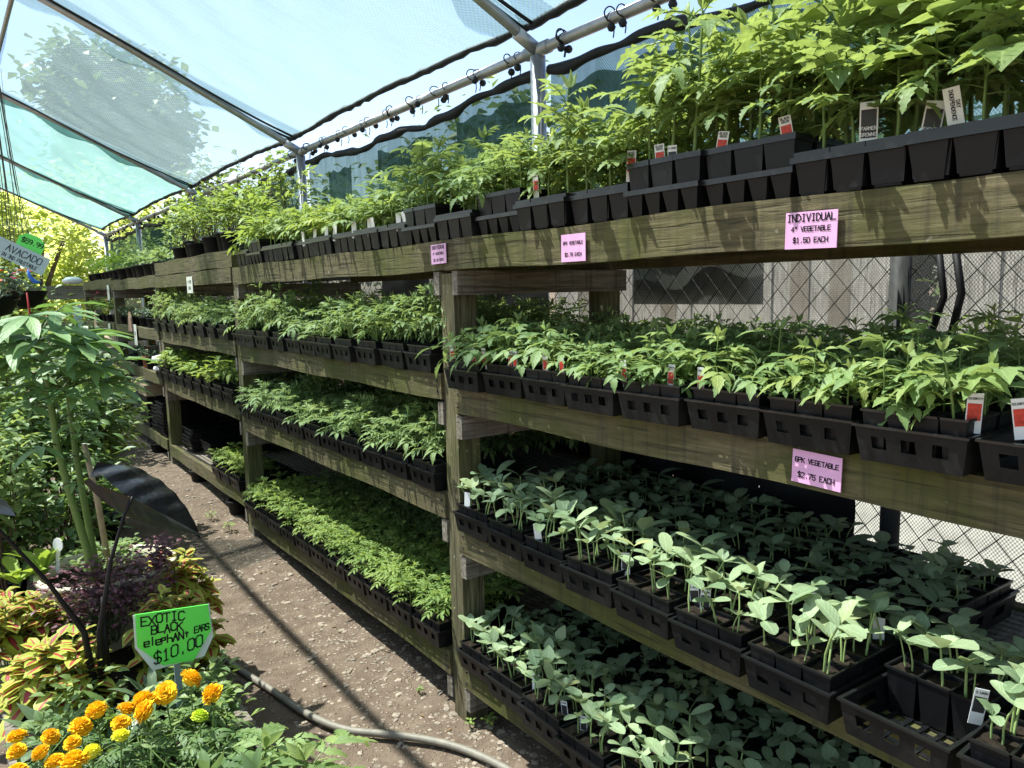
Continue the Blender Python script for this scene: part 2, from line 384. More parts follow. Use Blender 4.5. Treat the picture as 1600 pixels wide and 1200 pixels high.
def tomato(h, nl, LL, W=.5, pairs=2, prof=JAG, spread=1.0, el0=(.1, .5), r=.0022, top=True, lean=.12, ll=.5, t0=.22, dr=(.7, 1.5)):
    """stem with alternate pinnate leaves; materials 0 leaf, 1 stem"""
    mb = MB(); a = U(0, 6.28); lx, ly = cos(a)*h*U(0, lean), sin(a)*h*U(0, lean)
    def at(t): return Vector((lx*t*t, ly*t*t, h*t)) + Vector((sin(t*5+a), cos(t*4+a), 0))*h*.012
    mb.tube([at(i/4) for i in range(5)], [r*1.2, r*1.1, r, r*.8, r*.5], 5, 1, False)
    az = U(0, 6.28)
    for i in range(nl):
        t = t0 + (1-t0)*(i+.5)/nl; az += 2.4 + U(-.4, .4)
        sz = LL*(.75+.5*sin(pi*min(1, t*.9)))*U(.8, 1.15)*spread*(1-.45*max(0, t-.75)/.25)
        compound(mb, at(t), az, U(*el0) + .55*max(0, t-.5), sz, W, pairs, U(*dr), 0, 1, U(.2, .8)*.6+.4*t, prof, ll, r*.45)
    if top:
        for j in range(3):
            mb.leaf(at(1), dirv(U(0, 6.28), U(.7, 1.3)), dirv(U(0, 6.28), .3), LL*.35, LL*.15, LANCE, .5, .4, 0, .95)
    return mb

def squash(h, size):
    mb = MB(); a = U(0, 6.28); ln = U(0, .35)*h
    pts = [Vector((cos(a)*ln*t*t, sin(a)*ln*t*t, h*t)) for t in (0, .35, .7, 1)]
    mb.tube(pts, [.0026, .0024, .0022, .002], 5, 1, False); b = U(0, 6.28)
    for k in (0, 1):
        s_ = size*U(.85, 1.15)
        mb.leaf(pts[-1], dirv(b+pi*k+U(-.25, .25), U(.1, .75)), UP, s_, s_*U(.5, .62), COT, U(.2, .9), U(.05, .3), 0, U(.25, 1))
    for k in range(random.choice((0, 1, 1, 2))):
        s_ = size*U(.5, .95)
        mb.leaf(pts[-1], dirv(b+pi/2+pi*k+U(-.4, .4), U(.5, 1.2)), UP, s_, s_*.75, OV, U(.2, .8), U(.2, .5), 0, U(.3, .9), wave=.08)
    return mb

def broad(h, nl, LL, W=.6, prof=OV):
    mb = MB(); mb.tube([(0, 0, 0), (U(-.01, .01), U(-.01, .01), h*.5), (U(-.02, .02), U(-.02, .02), h)], [.003, .0025, .0015], 5, 1, False); az = U(0, 6.28)
    for i in range(nl):
        t = .3+.7*i/nl; az += 2.4; p = Vector((0, 0, h*t)); d = dirv(az, U(.2, .8)); pl = LL*U(.3, .7); q = p + d*pl
        mb.tube([p, p+d*pl*.5+UP*.004, q], .0013, 3, 1, False)
        mb.leaf(q, (d-UP*U(0, .5)), UP, LL*U(.8, 1.2), LL*W*U(.85, 1.1), prof, U(.3, 1.1), U(.1, .4), 0, U(.1, 1), wave=.05)
    return mb

def bush(c, R, n, LL, W, prof, stems=8, base=None, rng=.55, el=(-.5, .6), nstem=.004, wave=0, heart=None, mats=(0, 1)):
    """a leafy shrub: stems that fork from the base and single leaves spread through the whole volume"""
    mb = MB(); c = Vector(c); base = Vector(base) if base is not None else Vector((c.x, c.y, 0)); tips = []
    for i in range(stems):
        a = U(0, 6.28); e = Vector((cos(a)*R[0]*U(.2, .85), sin(a)*R[1]*U(.2, .85), R[2]*U(-.1, .9))) + c
        m1 = base.lerp(e, .5) + Vector((U(-.1, .1)*R[0], U(-.1, .1)*R[1], R[2]*.12))
        mb.tube([base + Vector((cos(a), sin(a), 0))*R[0]*.08, m1, e], [nstem, nstem*.75, nstem*.35], 4, mats[1], False); tips.append((m1, e))
    for i in range(n):
        if i % 3:
            m1, e = random.choice(tips); p = m1.lerp(e, U(.1, 1.05)) + Vector((U(-1, 1)*R[0], U(-1, 1)*R[1], U(-1, 1)*R[2]))*.28
        else:
            while True:
                q = Vector((U(-1, 1), U(-1, 1), U(-1, 1)))
                if rng < q.length < 1: break
            p = c + Vector((q.x*R[0], q.y*R[1], q.z*R[2]))
        o = p-c; az = atan2(o.y, o.x)+U(-.9, .9); s_ = LL*U(.6, 1.2)
        mb.leaf(p, dirv(az, U(*el)), UP+Vector((U(-.4, .4), U(-.4, .4), 0)), s_, s_*W*U(.85, 1.1), prof, U(.3, 1.2), U(.1, .45), mats[0], U(0, 1), heart, wave)
    return mb

# ------------------------------------------------------------------ setting: ground
def gz(x, y):
    t = min(1, max(0, (y-2.5)/5.0)); t = t*t*(3-2*t)
    return -.1 + .2*t
def ground():
    mb = MB()
    xs = [-300, -80, -30, -14, -8, -5] + [-4+.25*i for i in range(29)] + [3.5, 4.5, 6, 9, 14, 30, 80, 300]
    ys = [-60, -20, -8, -4] + [-2+.25*i for i in range(60)] + [14, 16, 19, 24, 30, 45, 80, 150, 400]
    vs = [(x, y, gz(x, y) + (.012*sin(x*3.1+y*1.7)*sin(y*2.3-x) if abs(x) < 5 and y < 14 else 0)) for y in ys for x in xs]
    n = len(xs); fs = [(j*n+i, j*n+i+1, (j+1)*n+i+1, (j+1)*n+i) for j in range(len(ys)-1) for i in range(n-1)]
    mb.add(vs, fs); kind(mb.build('ground', 'gravel_dirt', smooth=True), 'structure')
ground()
def gravel():
    mb = MB(); base = [(1, 0, 0), (0, 1, 0), (-1, 0, 0), (0, -1, 0), (.7, .7, .55), (-.7, .7, .55), (-.7, -.7, .5), (.7, -.7, .6), (0, 0, .8)]
    fs = [(0, 1, 4), (1, 2, 5), (2, 3, 6), (3, 0, 7), (4, 1, 5), (5, 2, 6), (6, 3, 7), (7, 0, 4), (4, 5, 8), (5, 6, 8), (6, 7, 8), (7, 4, 8)]
    for i in range(13500):
        y = 1.2 + 9.5*random.random()**1.9
        x = random.choice((U(.72, 1.5), U(1.1, 1.75), random.gauss(1.45, .22), U(1.5, 2.4)))
        if not .7 < x < 2.45: continue
        r = min(.020, .0034*math.exp(abs(random.gauss(0, .68)))); a = U(0, 6.28); e = U(.6, 1); h = U(.5, .9)
        c, s_ = cos(a)*r, sin(a)*r; z = gz(x, y) - .002 + .012*sin(x*3.1+y*1.7)*sin(y*2.3-x)
        mb.add([(x+p[0]*c*U(.85, 1.15)-p[1]*s_*e, y+p[0]*s_+p[1]*c*e, z+p[2]*r*h) for p in base], fs)
    kind(mb.build('gravel', 'pebble', smooth=False), 'stuff')
gravel()

def litter():
    mb = MB()
    for i in range(420):
        y = 1.6 + 8.5*random.random()**1.6; x = U(.75, 1.9); z = gz(x, y) + .012*sin(x*3.1+y*1.7)*sin(y*2.3-x) + .004
        if random.random() < .6: mb.tube([(x, y, z), (x+U(-.03, .03), y+U(-.03, .03), z+U(0, .004))], .0011, 3, 0, False, U(0, 1))
        else: mb.leaf((x, y, z), dirv(U(0, 6.28), U(0, .25)), UP, U(.012, .035), U(.006, .016), [(0, .2), (.5, 1), (1, .1)], U(-.8, .8), U(0, .5), 0, U(0, 1))
    kind(mb.build('leaf_litter', 'dry_leaf'), 'stuff')
litter()

# ------------------------------------------------------------------ setting: greenhouse frame, cloth, fence
POLES = [-3.3, -.06, 3.17, 6.42, 9.72, 13.39, 16.51]
PZ, EX, SL = 2.79, 2.5, .48
def rz_(x): return PZ + SL*(EX-abs(x))
fr = thing('shade_house_frame', 'galvanised pipe frame of the shade house with poles, eave rails and rafters', 'greenhouse frame', (0, 0, 0))
for sx in (1, -1):
    for k, y in enumerate(POLES):
        if sx < 0 and y < 0: continue
        g = gz(0, y); m = MB(); m.tube([(sx*EX, y, g-.1), (sx*EX, y, PZ-.03)], .039, 14); m.build('pole', 'galvanised', fr, True)
    m = MB(); m.tube([(sx*EX, POLES[0], PZ), (sx*EX, 3.17, PZ), (sx*EX, POLES[-1], PZ)], .027, 12); m.build('eave_rail', 'galvanised', fr, True)
for y in POLES:
    for sx in (1, -1):
        m = MB(); m.tube([(sx*EX, y, PZ), (sx*(EX-.18), y, rz_(EX-.18)+.01), (sx*1.2, y, rz_(1.2)+.03), (0, y, rz_(0))], .026, 12); m.build('rafter', 'galvanised', fr, True)
        if sx > 0:
            m = MB(); m.tube([(EX, y-.09, PZ), (EX, y+.09, PZ)], .034, 12); m.tube([(EX, y, PZ), (EX-.13, y, rz_(EX-.13))], .033, 12)
            m.build('pipe_fitting', 'galvanised', fr, True)
m = MB(); m.tube([(0, POLES[0], rz_(0)), (0, POLES[-1], rz_(0))], .024, 10); m.build('ridge_pipe', 'galvanised', fr, True)
m = MB(); m.tube([(.55, 5.8, rz_(.55)-.03), (.5, 10, rz_(.5)-.03)], .017, 10); m.build('purlin', 'galvanised', fr, True)

def roof_panel(ya, yb, sx, mat, label):
    t = thing('shade_cloth', label, 'shade cloth', (0, ya, 0), 0, 'shade cloth panels of the roof')
    mb = MB(); nu, nv = 30, 44; L = yb-ya; ph = U(0, 6)
    def P(u, v):
        edge = sin(pi*v)                                   # scalloped eave edge: tied at the rafters, drawn back between them
        x0 = EX - .05 - .035*edge - .004*sin(v*23+ph)
        x = x0*(1-u) + 0*u
        sag = .13*sin(pi*u)*sin(pi*v) + .016*sin(v*19+ph+u*3)*sin(pi*u)*(1-u) + .012*sin(v*41+u*9+ph)*(1-u)*sin(pi*u) + .010*sin((u+v)*33+ph)*u*(1-u)*3*min(1, v*(1-v)*9)
        lift = .05*(1-u)**6
        return Vector((sx*x, v*L, rz_(x) + .035 + lift - sag))
    vs = [P(i/nu, j/nv) for j in range(nv+1) for i in range(nu+1)]
    fs = [(j*(nu+1)+i, j*(nu+1)+i+1, (j+1)*(nu+1)+i+1, (j+1)*(nu+1)+i) for j in range(nv) for i in range(nu)]
    mb.add(vs, fs); mb.build('cloth_sheet', mat, t, True)
    h = MB(); h.tube([P(0, j/nv) + Vector((0, 0, U(-.006, .006))) for j in range(nv+1)], [U(.017, .026) for _ in range(nv+1)], 7); h.build('hem', 'hem', t, True)
    for v0, v1 in ((.0, .075), (.93, 1)):                 # doubled seam along each rafter
        m = MB(); k = 30; m.add([P(i/k, v0+(v1-v0)*(.5+.5*sin(j*1.57-1.57))*(1+.18*sin(i*.9+v0*9)*j)) + Vector((0, 0, .012)) for i in range(k+1) for j in (0, 2)], [(i*2, i*2+1, i*2+3, i*2+2) for i in range(k)]); m.build('seam', mat, t, True)
    for v in (0.012, .988):
        h = MB(); h.tube([P(i/nu, v) + Vector((0, 0, -.004)) for i in range(nu+1)], .010, 5); h.build('hem', 'hem', t, True)
nm = ['nearest, overhead', 'just beyond the near pole', 'in the middle bay', 'beyond the middle pole with a tree behind it', 'dense teal, second from the far end', 'dense teal, at the far end']
for k in range(6):
    ya, yb = POLES[k], POLES[k+1]; mat = 'dense_cloth' if k >= 4 else 'roof_cloth'
    desc = ['pale sheer shade cloth roof panel behind the viewer', 'pale sheer roof cloth panel over the nearest shelves', 'wide pale sheer roof cloth panel between near and second pole',
            'sheer roof cloth panel with a tree showing through', 'dense teal roof cloth panel beyond the sheer ones', 'dense teal roof cloth panel at the far open end'][k]
    roof_panel(ya, yb, 1, mat, desc + ', shelf side'); roof_panel(ya, yb, -1, mat, desc + ', left slope')

# elastic loops tying the cloth to the rail
def bungees():
    mb = MB(); mb.tube([Vector((-.018 - .9*cos(a)*.054 - .43*sin(a)*.037, .006*sin(2*a), .010 + .43*cos(a)*.054 - .9*sin(a)*.037)) for a in [i*2*pi/14 for i in range(15)]], .0042, 5, 0, False)
    mb.tube([Vector((cos(a)*.033, .014, sin(a)*.033)) for a in [i*2*pi/12 for i in range(13)]], .0045, 5, 0, False)
    lo = mb.mesh('loop', 'hem', True); b = MB(); b.lathe([(.001, -.02), (.014, -.014), (.02, 0), (.014, .014), (.001, .02)], (0, 0, 0), 10); ba = b.mesh('ball', 'hem', True)
    hk = MB(); hk.tube([(0, 0, -.034), (.004, .004, -.06), (-.004, .0, -.085)], .003, 4); hm = hk.mesh('tail', 'hem', True)
    ys = []
    for a, b_ in zip(POLES[1:-1], POLES[2:]):
        n = 9 if b_ < 7 else 7
        ys += [a + (b_-a)*(i+.5+U(-.25, .25))/n for i in range(n)]
    for y in ys:
        if not seen((EX, y, PZ), 60): continue
        sc_ = U(.5, .8); t = thing('bungee_tie', 'black ball bungee loop tying the cloth hem to the eave rail', 'bungee', (EX, y, PZ), 0, 'bungee ties along the eave rail')
        o = put('loop', lo, t); o.rotation_euler = (U(-.3, .3), U(-.15, .15), U(-.5, .5)); o.scale = (sc_, 1, sc_)
        b1 = put('ball', ba, t); a = U(-2.6, -.4); b1.location = (cos(a)*.05, U(-.01, .01), sin(a)*.05)
        put('tail', hm, t)
bungees()

def net_panel(ya, yb, label, mat='fence_net', x=EX+.045, ztop=2.70, zbot=-.1, amp=.018, hem=True, jag=0, sag=.05):
    t = thing('net_curtain', label, 'netting', (x, ya, 0), 0, 'shade netting hung along the fence'); mb = MB(); L = yb-ya; nu = max(8, int(L/.035)); nv = 14; ph = U(0, 6)
    def P(u, v):
        zt = ztop - sag*sin(pi*u) + .015*sin(u*17+ph); zb = zbot + (jag*sin(u*9+ph) + jag*.6*sin(u*23+1+ph) if jag else 0)
        return Vector((amp*sin(u*L*7+ph+v*.8)*(.4+.6*v) + amp*.5*sin(u*L*17+v), u*L, zt*(1-v)+zb*v))
    vs = [P(i/nu, j/nv) for j in range(nv+1) for i in range(nu+1)]
    mb.add(vs, [(j*(nu+1)+i, j*(nu+1)+i+1, (j+1)*(nu+1)+i+1, (j+1)*(nu+1)+i) for j in range(nv) for i in range(nu)])
    mb.build('net_sheet', mat, t, True)
    if hem:
        h = MB(); h.tube([P(i/nu, 0) + Vector((-.012, 0, .006*sin(i*.5))) for i in range(nu+1)], [.024+.006*sin(i*.31)+.003*sin(i*.9) for i in range(nu+1)], 7); h.build('hem', 'hem', t, True)
names = ['green shade net behind the tallest tomatoes at the right edge', 'green shade net between the near pole and the right edge', 'dark green shade net between the near and second poles',
         'green shade net between second and third poles', 'green shade net beyond the third pole', 'dark net at far end of the fence']
for k in range(1, 6):
    net_panel(POLES[k]+.05, POLES[k+1]-.05, names[k], 'upper_net', zbot=1.74)
    net_panel(POLES[k]+.05, POLES[k+1]-.05, names[k].replace('shade net', 'lower net').replace('dark net', 'lower net') + ', below the top shelf', 'fence_net', ztop=1.80, hem=False, sag=0)
net_panel(-2.2, -.12, names[0].replace('behind', 'past'), 'fence_net')
for (a, b, zt, zb, lab) in ((2.2, 3.05, 2.62, 1.95, 'dark doubled flap of netting right of the near pole'), (3.3, 4.1, 2.62, 1.7, 'dark ragged net flap left of the near pole'),
                            (4.35, 5.15, 2.6, 2.0, 'dark short net flap midway between near and second poles'), (5.6, 6.05, 2.58, 2.0, 'dark narrow net flap right of the second pole'),
                            (1.35, 1.9, 2.6, 2.1, 'dark flap of netting above the tall tomatoes'), (7.2, 8.6, 2.6, 1.7, 'dark net flap left of the second pole'), (10, 13, 2.6, 1.2, 'dark net piece at the far fence')):
    net_panel(a, b, lab, 'net_flap', EX+.075, zt, zb, .02, False, .05, .02)

def fence():
    t = thing('chain_link_fence', 'dark chain link fence with round pipe posts behind the shelves', 'fence', (EX, 0, 0)); m = MB(); H, d, y0, y1 = 1.78, .092, -.2, 12.0; zb = -.08
    n = int((y1-y0)/d)
    for i in range(-int(H/d)-1, n+1):
        for sg in (1, -1):
            ya = y0 + i*d if sg > 0 else y0 + i*d + H*.9; pts = []
            k = int(H/(d*.55))
            a, b = (ya, zb), (ya + sg*H*.9, zb+H)
            lo, hi = 0, 1
            ts = [0, .25, .5, .75, 1]
            q = [(.004*sg, a[0]+(b[0]-a[0])*t_, a[1]+(b[1]-a[1])*t_) for t_ in ts]
            q = [p for p in q if y0 <= p[1] <= y1]
            if len(q) >= 2: m.tube(q, .0019, 3, 0, False)
    m.build('wire_mesh', 'fence_wire', t)
    for y in (1.30, 4.8, 8.1, 11.4):
        p = MB(); p.tube([(0, y, -.2), (.0, y-.01, 1.84)], .032, 12); p.lathe([(.034, 1.83), (.036, 1.86), (.02, 1.885), (.001, 1.89)], (0, y-.01, 0), 12); p.build('fence_post', 'fence_wire', t, True)
    p = MB(); p.tube([(0, y0, 1.72), (0, y1, 1.72)], .018, 8); p.build('top_rail', 'fence_wire', t, True)
fence()
tag(MB.build((lambda m: (m.tube([(2.46, 1.16, 1.72), (2.45, 1.13, 1.55), (2.455, 1.17, 1.42), (2.45, 1.24, 1.3), (2.46, 1.3, 1.26)], .011, 8), m.tube([(2.455, 1.11, 1.72), (2.45, 1.08, 1.56), (2.45, 1.11, 1.4), (2.45, 1.17, 1.28)], .012, 8), m)[-1])(MB()), 'cable', 'black_matte', None, True),
    'two black cables hanging down the fence right of the pipe post', 'cable')
def sheet(ya, yb, z0, z1, x, label, holes=0):
    mb = MB(); n, k = int((yb-ya)/.02)+1, int((z1-z0)/.02)+1
    vs = [(x + .008*sin(i*.35)+.004*sin(j*.6+i*.2), ya+(yb-ya)*i/n, z0+(z1-z0)*j/k) for j in range(k+1) for i in range(n+1)]
    ho = set()
    for _ in range(holes):
        c = (random.randrange(n), random.randrange(k)); ho.add(c)
        if random.random() < .4: ho.add((c[0]+1, c[1]))
    fs = [(j*(n+1)+i, j*(n+1)+i+1, (j+1)*(n+1)+i+1, (j+1)*(n+1)+i) for j in range(k) for i in range(n) if (i, j) not in ho]
    # only a sixth of a cell stays open in each hole
    for (i, j) in ho:
        if i >= n or j >= k: continue
        a, b, c, d = vs[j*(n+1)+i], vs[j*(n+1)+i+1], vs[(j+1)*(n+1)+i+1], vs[(j+1)*(n+1)+i]
        o = len(vs); f = U(.15, .45); cx = [sum(q[t] for q in (a, b, c, d))/4 for t in range(3)]
        vs += [tuple(cx[t]+(q[t]-cx[t])*f*U(.5, 1.2) for t in range(3)) for q in (a, b, c, d)]
        ids = (j*(n+1)+i, j*(n+1)+i+1, (j+1)*(n+1)+i+1, (j+1)*(n+1)+i)
        fs += [(ids[q], ids[(q+1) % 4], o+(q+1) % 4, o+q) for q in range(4)]
    mb.add(vs, fs); tag(mb.build('plastic_sheet', 'dark_sheet', None, True), label, 'plastic sheet')
sheet(1.38, 3.35, .35, 1.22, 2.43, 'black plastic sheet with pinholes behind the squash seedlings', 26)
sheet(3.4, 5.6, .0, 1.22, 2.44, 'black sheet behind the lower shelves of the middle bay', 14)
sheet(5.7, 10.2, .1, 1.55, 2.44, 'black sheet hung behind the far bays', 12)
sheet(3.05, 3.7, 1.22, 1.72, 2.45, 'small black sheet on the fence by the near pole', 0)
sheet(4.25, 4.9, 1.22, 1.72, 2.45, 'black plastic strip on the fence in the middle bay', 0)
sheet(.2, 2.6, -.05, .38, 2.44, 'black sheet low on the fence behind the bottom shelf', 8)
mb = MB(); mb.box((2.60, 1.90, 1.52), (2.62, 2.60, 1.80)); tag(mb.build('board', 'brown_board'), 'dark brown board hung outside behind the fence netting', 'board')

# ------------------------------------------------------------------ setting: plant rack
PY = [-.05, 2.49, 5.14, 7.45, 9.78, 12.09]                     # posts
DECK = {0: [1.785, 1.785, 1.90, 1.80, 1.83], 1: [1.245, 1.285, 1.305, 1.31, 1.32], 2: [.70, .815, .87, .90, .93], 3: [.155, .165, .27, .30, .33]}
FX, BX = 1.5, 2.36
rack = thing('plant_rack', 'long weathered timber rack of four plant shelves along the fence', 'shelf rack', (FX, 0, 0))
for k, y in enumerate(PY):
    z1 = 1.665 if k < 2 else 1.68
    lean = {2: .02, 3: -.03}.get(k, 0)
    for x, nme in ((FX-1.5+.012, 'f'), (BX-FX-.1, 'b')):
        m = MB(); g = gz(0, y) - .1
        vs = [(x, y-.045+lean, g), (x+.10, y-.045+lean, g), (x+.10, y+.045+lean, g), (x, y+.045+lean, g), (x, y-.045, z1), (x+.10, y-.045, z1), (x+.10, y+.045, z1), (x, y+.045, z1)]
        m.add(vs, [(3, 2, 1, 0), (4, 5, 6, 7), (0, 1, 5, 4), (1, 2, 6, 5), (2, 3, 7, 6), (3, 0, 4, 7)]); m.build('post', 'wood_post', rack)
    for s_ in range(4):                                         # cross pieces carrying the shelves
        for b in (k-1, k):
            if not 0 <= b < 5: continue
            z = DECK[s_][b]; yy = y - .066 if b == k-1 else y+.066
            m = MB(); m.box((.005, yy-.019, z-.20), (BX-FX, yy+.019, z-.112)); m.build('crosspiece', 'wood_grey', rack)
for s_ in range(4):
    for b in range(5):
        y0, y1, z = PY[b], PY[b+1], DECK[s_][b]
        hb = .11 if s_ in (0,) else .10
        if s_ == 0: e0, e1 = y0-.001, y1-.003
        else: e0, e1 = y0+.048, y1-.048
        xo = .0 if s_ else -.002
        m = MB()
        n = 14; vs = []
        for i in range(n+1):
            y = e0+(e1-e0)*i/n; dz = .004*sin(i*1.1+b*2+s_)
            vs += [(xo, y, z-hb+dz), (xo+.04, y, z-hb+dz), (xo+.04, y, z+dz), (xo, y, z+dz)]
        fs = [(0, 1, 2, 3), tuple(n*4+q for q in (3, 2, 1, 0))]
        for i in range(n): fs += [(i*4+q, i*4+(q+1) % 4, (i+1)*4+(q+1) % 4, (i+1)*4+q)[::-1] for q in range(4)]
        m.add(vs, fs); m.build('beam', 'wood_beam', rack)
        if s_ == 0 and b == 2:
            m = MB(); m.box((-.004, y0+.03, z-.215), (.038, y1-.01, z-hb-.006)); m.build('beam', 'wood_beam', rack)
        m = MB(); m.box((BX-FX-.04, e0, z-hb), (BX-FX, e1, z-.005)); m.build('beam', 'wood_beam', rack)
        m = MB(); q = .045                                       # slatted deck
        while q < BX-FX-.06:
            m.box((q, e0+.004, z-.030), (q+.022, e1-.004, z-.014)); q += .034
        for i in range(4):
            yy = e0 + (e1-e0)*(i+.5)/4; m.box((.045, yy-.02, z-.075), (BX-FX-.045, yy+.02, z-.034))
        m.build('shelf_deck', 'wood_grey', rack)

for y in PY[1:4]:
    for s_ in range(4):
        for sg in (-1, 1):
            for dz in (-.03, -.075):
                b = PY.index(y) - (1 if sg < 0 else 0); yy = y + sg*(.072 if s_ else .03)
                m = MB(); m.tube([(-.0035, yy+U(-.006, .006), DECK[s_][b]+dz+U(-.006, .006)), (.004, yy, DECK[s_][b]+dz)], .0042, 7); m.build('nail', 'fence_wire', rack)
# ------------------------------------------------------------------ trays, packs, pots
def tray_mesh(Wd, D, H, holes=True):
    """open carry tray with slotted walls and an open grid floor; origin at front centre on the floor, +x to the back"""
    m = MB(); t = .0025; tp = .010
    def wall(p0, p1, q0, q1):                                     # bottom edge p0-p1, top edge q0-q1
        p0, p1, q0, q1 = map(Vector, (p0, p1, q0, q1)); n = 7
        for i in range(n):
            a0, a1 = i/n, (i+1)/n; hole = holes and i % 2 == 1
            P = lambda a, b: p0.lerp(p1, a).lerp(q0.lerp(q1, a), b)
            rows = [(0, .38), (.72, 1)] if hole else [(0, 1)]
            for b0, b1 in rows: m.add([P(a0, b0), P(a1, b0), P(a1, b1), P(a0, b1)], [(0, 1, 2, 3)])
    w0, w1 = Wd/2-tp, Wd/2
    wall((tp, w0, 0), (tp, -w0, 0), (0, w1, H), (0, -w1, H)); wall((D-tp, -w0, 0), (D-tp, w0, 0), (D, -w1, H), (D, w1, H))
    wall((tp, -w0, 0), (D-tp, -w0, 0), (0, -w1, H), (D, -w1, H)); wall((D-tp, w0, 0), (tp, w0, 0), (D, w1, H), (0, w1, H))
    e = .004
    for lo, hi in (((-e, -w1-e, H-.003), (e, w1+e, H+.002)), ((D-e, -w1-e, H-.003), (D+e, w1+e, H+.002)), ((e, -w1-e, H-.003), (D-e, -w1+e, H+.002)), ((e, w1-e, H-.003), (D-e, w1+e, H+.002))): m.box(lo, hi, 1)
    k = 12
    for i in range(k): m.box((tp+(D-2*tp)*(i+.2)/k, -w0, .001), (tp+(D-2*tp)*(i+.55)/k, w0, .004))
    for i in range(6): m.box((tp, -w0+2*w0*(i+.2)/6, .0045), (D-tp, -w0+2*w0*(i+.5)/6, .0065))
    return m
def pack_mesh(Wd, D, H, ny, nx):
    """a pack of tapered cells under one thin rim; origin at front centre of the foot"""
    m = MB(); cw, cdp = Wd/ny, D/nx; tp = .008
    for i in range(ny):
        for j in range(nx):
            y0, x0 = -Wd/2+i*cw, j*cdp; a = [(x0+tp, y0+tp, 0), (x0+cdp-tp, y0+tp, 0), (x0+cdp-tp, y0+cw-tp, 0), (x0+tp, y0+cw-tp, 0)]
            b = [(x0+.001, y0+.001, H), (x0+cdp-.001, y0+.001, H), (x0+cdp-.001, y0+cw-.001, H), (x0+.001, y0+cw-.001, H)]
            m.add(a+b, [(3, 2, 1, 0), (0, 1, 5, 4), (1, 2, 6, 5), (2, 3, 7, 6), (3, 0, 4, 7)])
    e = .0022
    for i in range(ny+1):
        y = -Wd/2+i*cw; m.box((-e, y-e, H-.001), (D+e, y+e, H+.004), 1)
    for j in range(nx+1):
        x = j*cdp; m.box((x-e, -Wd/2+e, H-.0012), (x+e, Wd/2-e, H+.0036), 1)
    s_ = MB(); n = 8; g = []
    for j in range(n+1):
        for i in range(n+1): g.append((.002+(D-.004)*i/n, -Wd/2+.002+(Wd-.004)*j/n, H-.006+U(-.004, .003)))
    s_.add(g, [(j*(n+1)+i, j*(n+1)+i+1, (j+1)*(n+1)+i+1, (j+1)*(n+1)+i) for j in range(n) for i in range(n)])
    return m, s_
TW, TD, TH = .214, .425, .072
PKW, PKD, PKH = .198, .128, .092
tray_me = tray_mesh(TW, TD, TH).mesh('tray', ['black_plastic', 'plastic_rim'])
pk, ps = pack_mesh(PKW, PKD, PKH, 3, 2); pack_me = pk.mesh('cell_pack', ['black_plastic', 'plastic_rim']); soil_me = ps.mesh('soil', 'soil')
pk4, ps4 = pack_mesh(PKW, PKD, PKH, 4, 2); pack4_me = pk4.mesh('cell_pack', ['black_plastic', 'plastic_rim']); soil4_me = ps4.mesh('soil', 'soil')

random.seed(21)
TOM = [tomato(U(.075, .135), random.choice((7, 8, 9)), U(.072, .095), .50, random.choice((1, 2, 2)), SER, 1.0, (.2, .85), .0020, ll=.58, dr=(.4, 1.2)) for _ in range(14)]
SQ = [squash(U(.045, .105), U(.050, .074)) for _ in range(18)]
FERN = [tomato(U(.08, .15), random.choice((8, 9, 10)), U(.07, .095), .40, 3, SER, 1.0, (.2, .9), .0018, ll=.44, dr=(.4, 1.3)) for _ in range(10)]
CARP = [tomato(U(.09, .14), 10, U(.065, .085), .36, 3, LANCE, 1.0, (.2, .95), .0018, ll=.42, dr=(.4, 1.2)) for _ in range(10)]
BRO = [broad(U(.08, .14), 7, U(.055, .085)) for _ in range(6)]
KINDS = {'tomato': (TOM, ['young_leaf', 'stem_green']), 'squash': (SQ, ['squash_leaf', 'stem_pale']), 'fern': (FERN, ['young_leaf', 'stem_green']),
         'carpet': (CARP, ['lush_leaf', 'stem_green']), 'broad': (BRO, ['lush_leaf', 'stem_green'])}
SING = {k: [m.mesh('seedling', mats) for m in L] for k, (L, mats) in KINDS.items()}
def pack_foliage(k, ny=3, nx=2, n=6):
    L, mats = KINDS[k]; mb = MB()
    for i in range(ny):
        for j in range(nx):
            for _ in range(2 if k == 'squash' and random.random() < .95 else 1):
                mb.append(random.choice(L), (PKD*(j+.5)/nx+U(-.012, .012), -PKW/2+PKW*(i+.5)/ny+U(-.015, .015), PKH-.008), U(0, 6.28), U(.7, 1.2))
    return mb
FOL = {k: [pack_foliage(k) for _ in range(9)] for k in KINDS}
FOLME = {k: [m.mesh('foliage', KINDS[k][1]) for m in L] for k, L in FOL.items()}
for L in FOLME.values():
    for me in L: pass

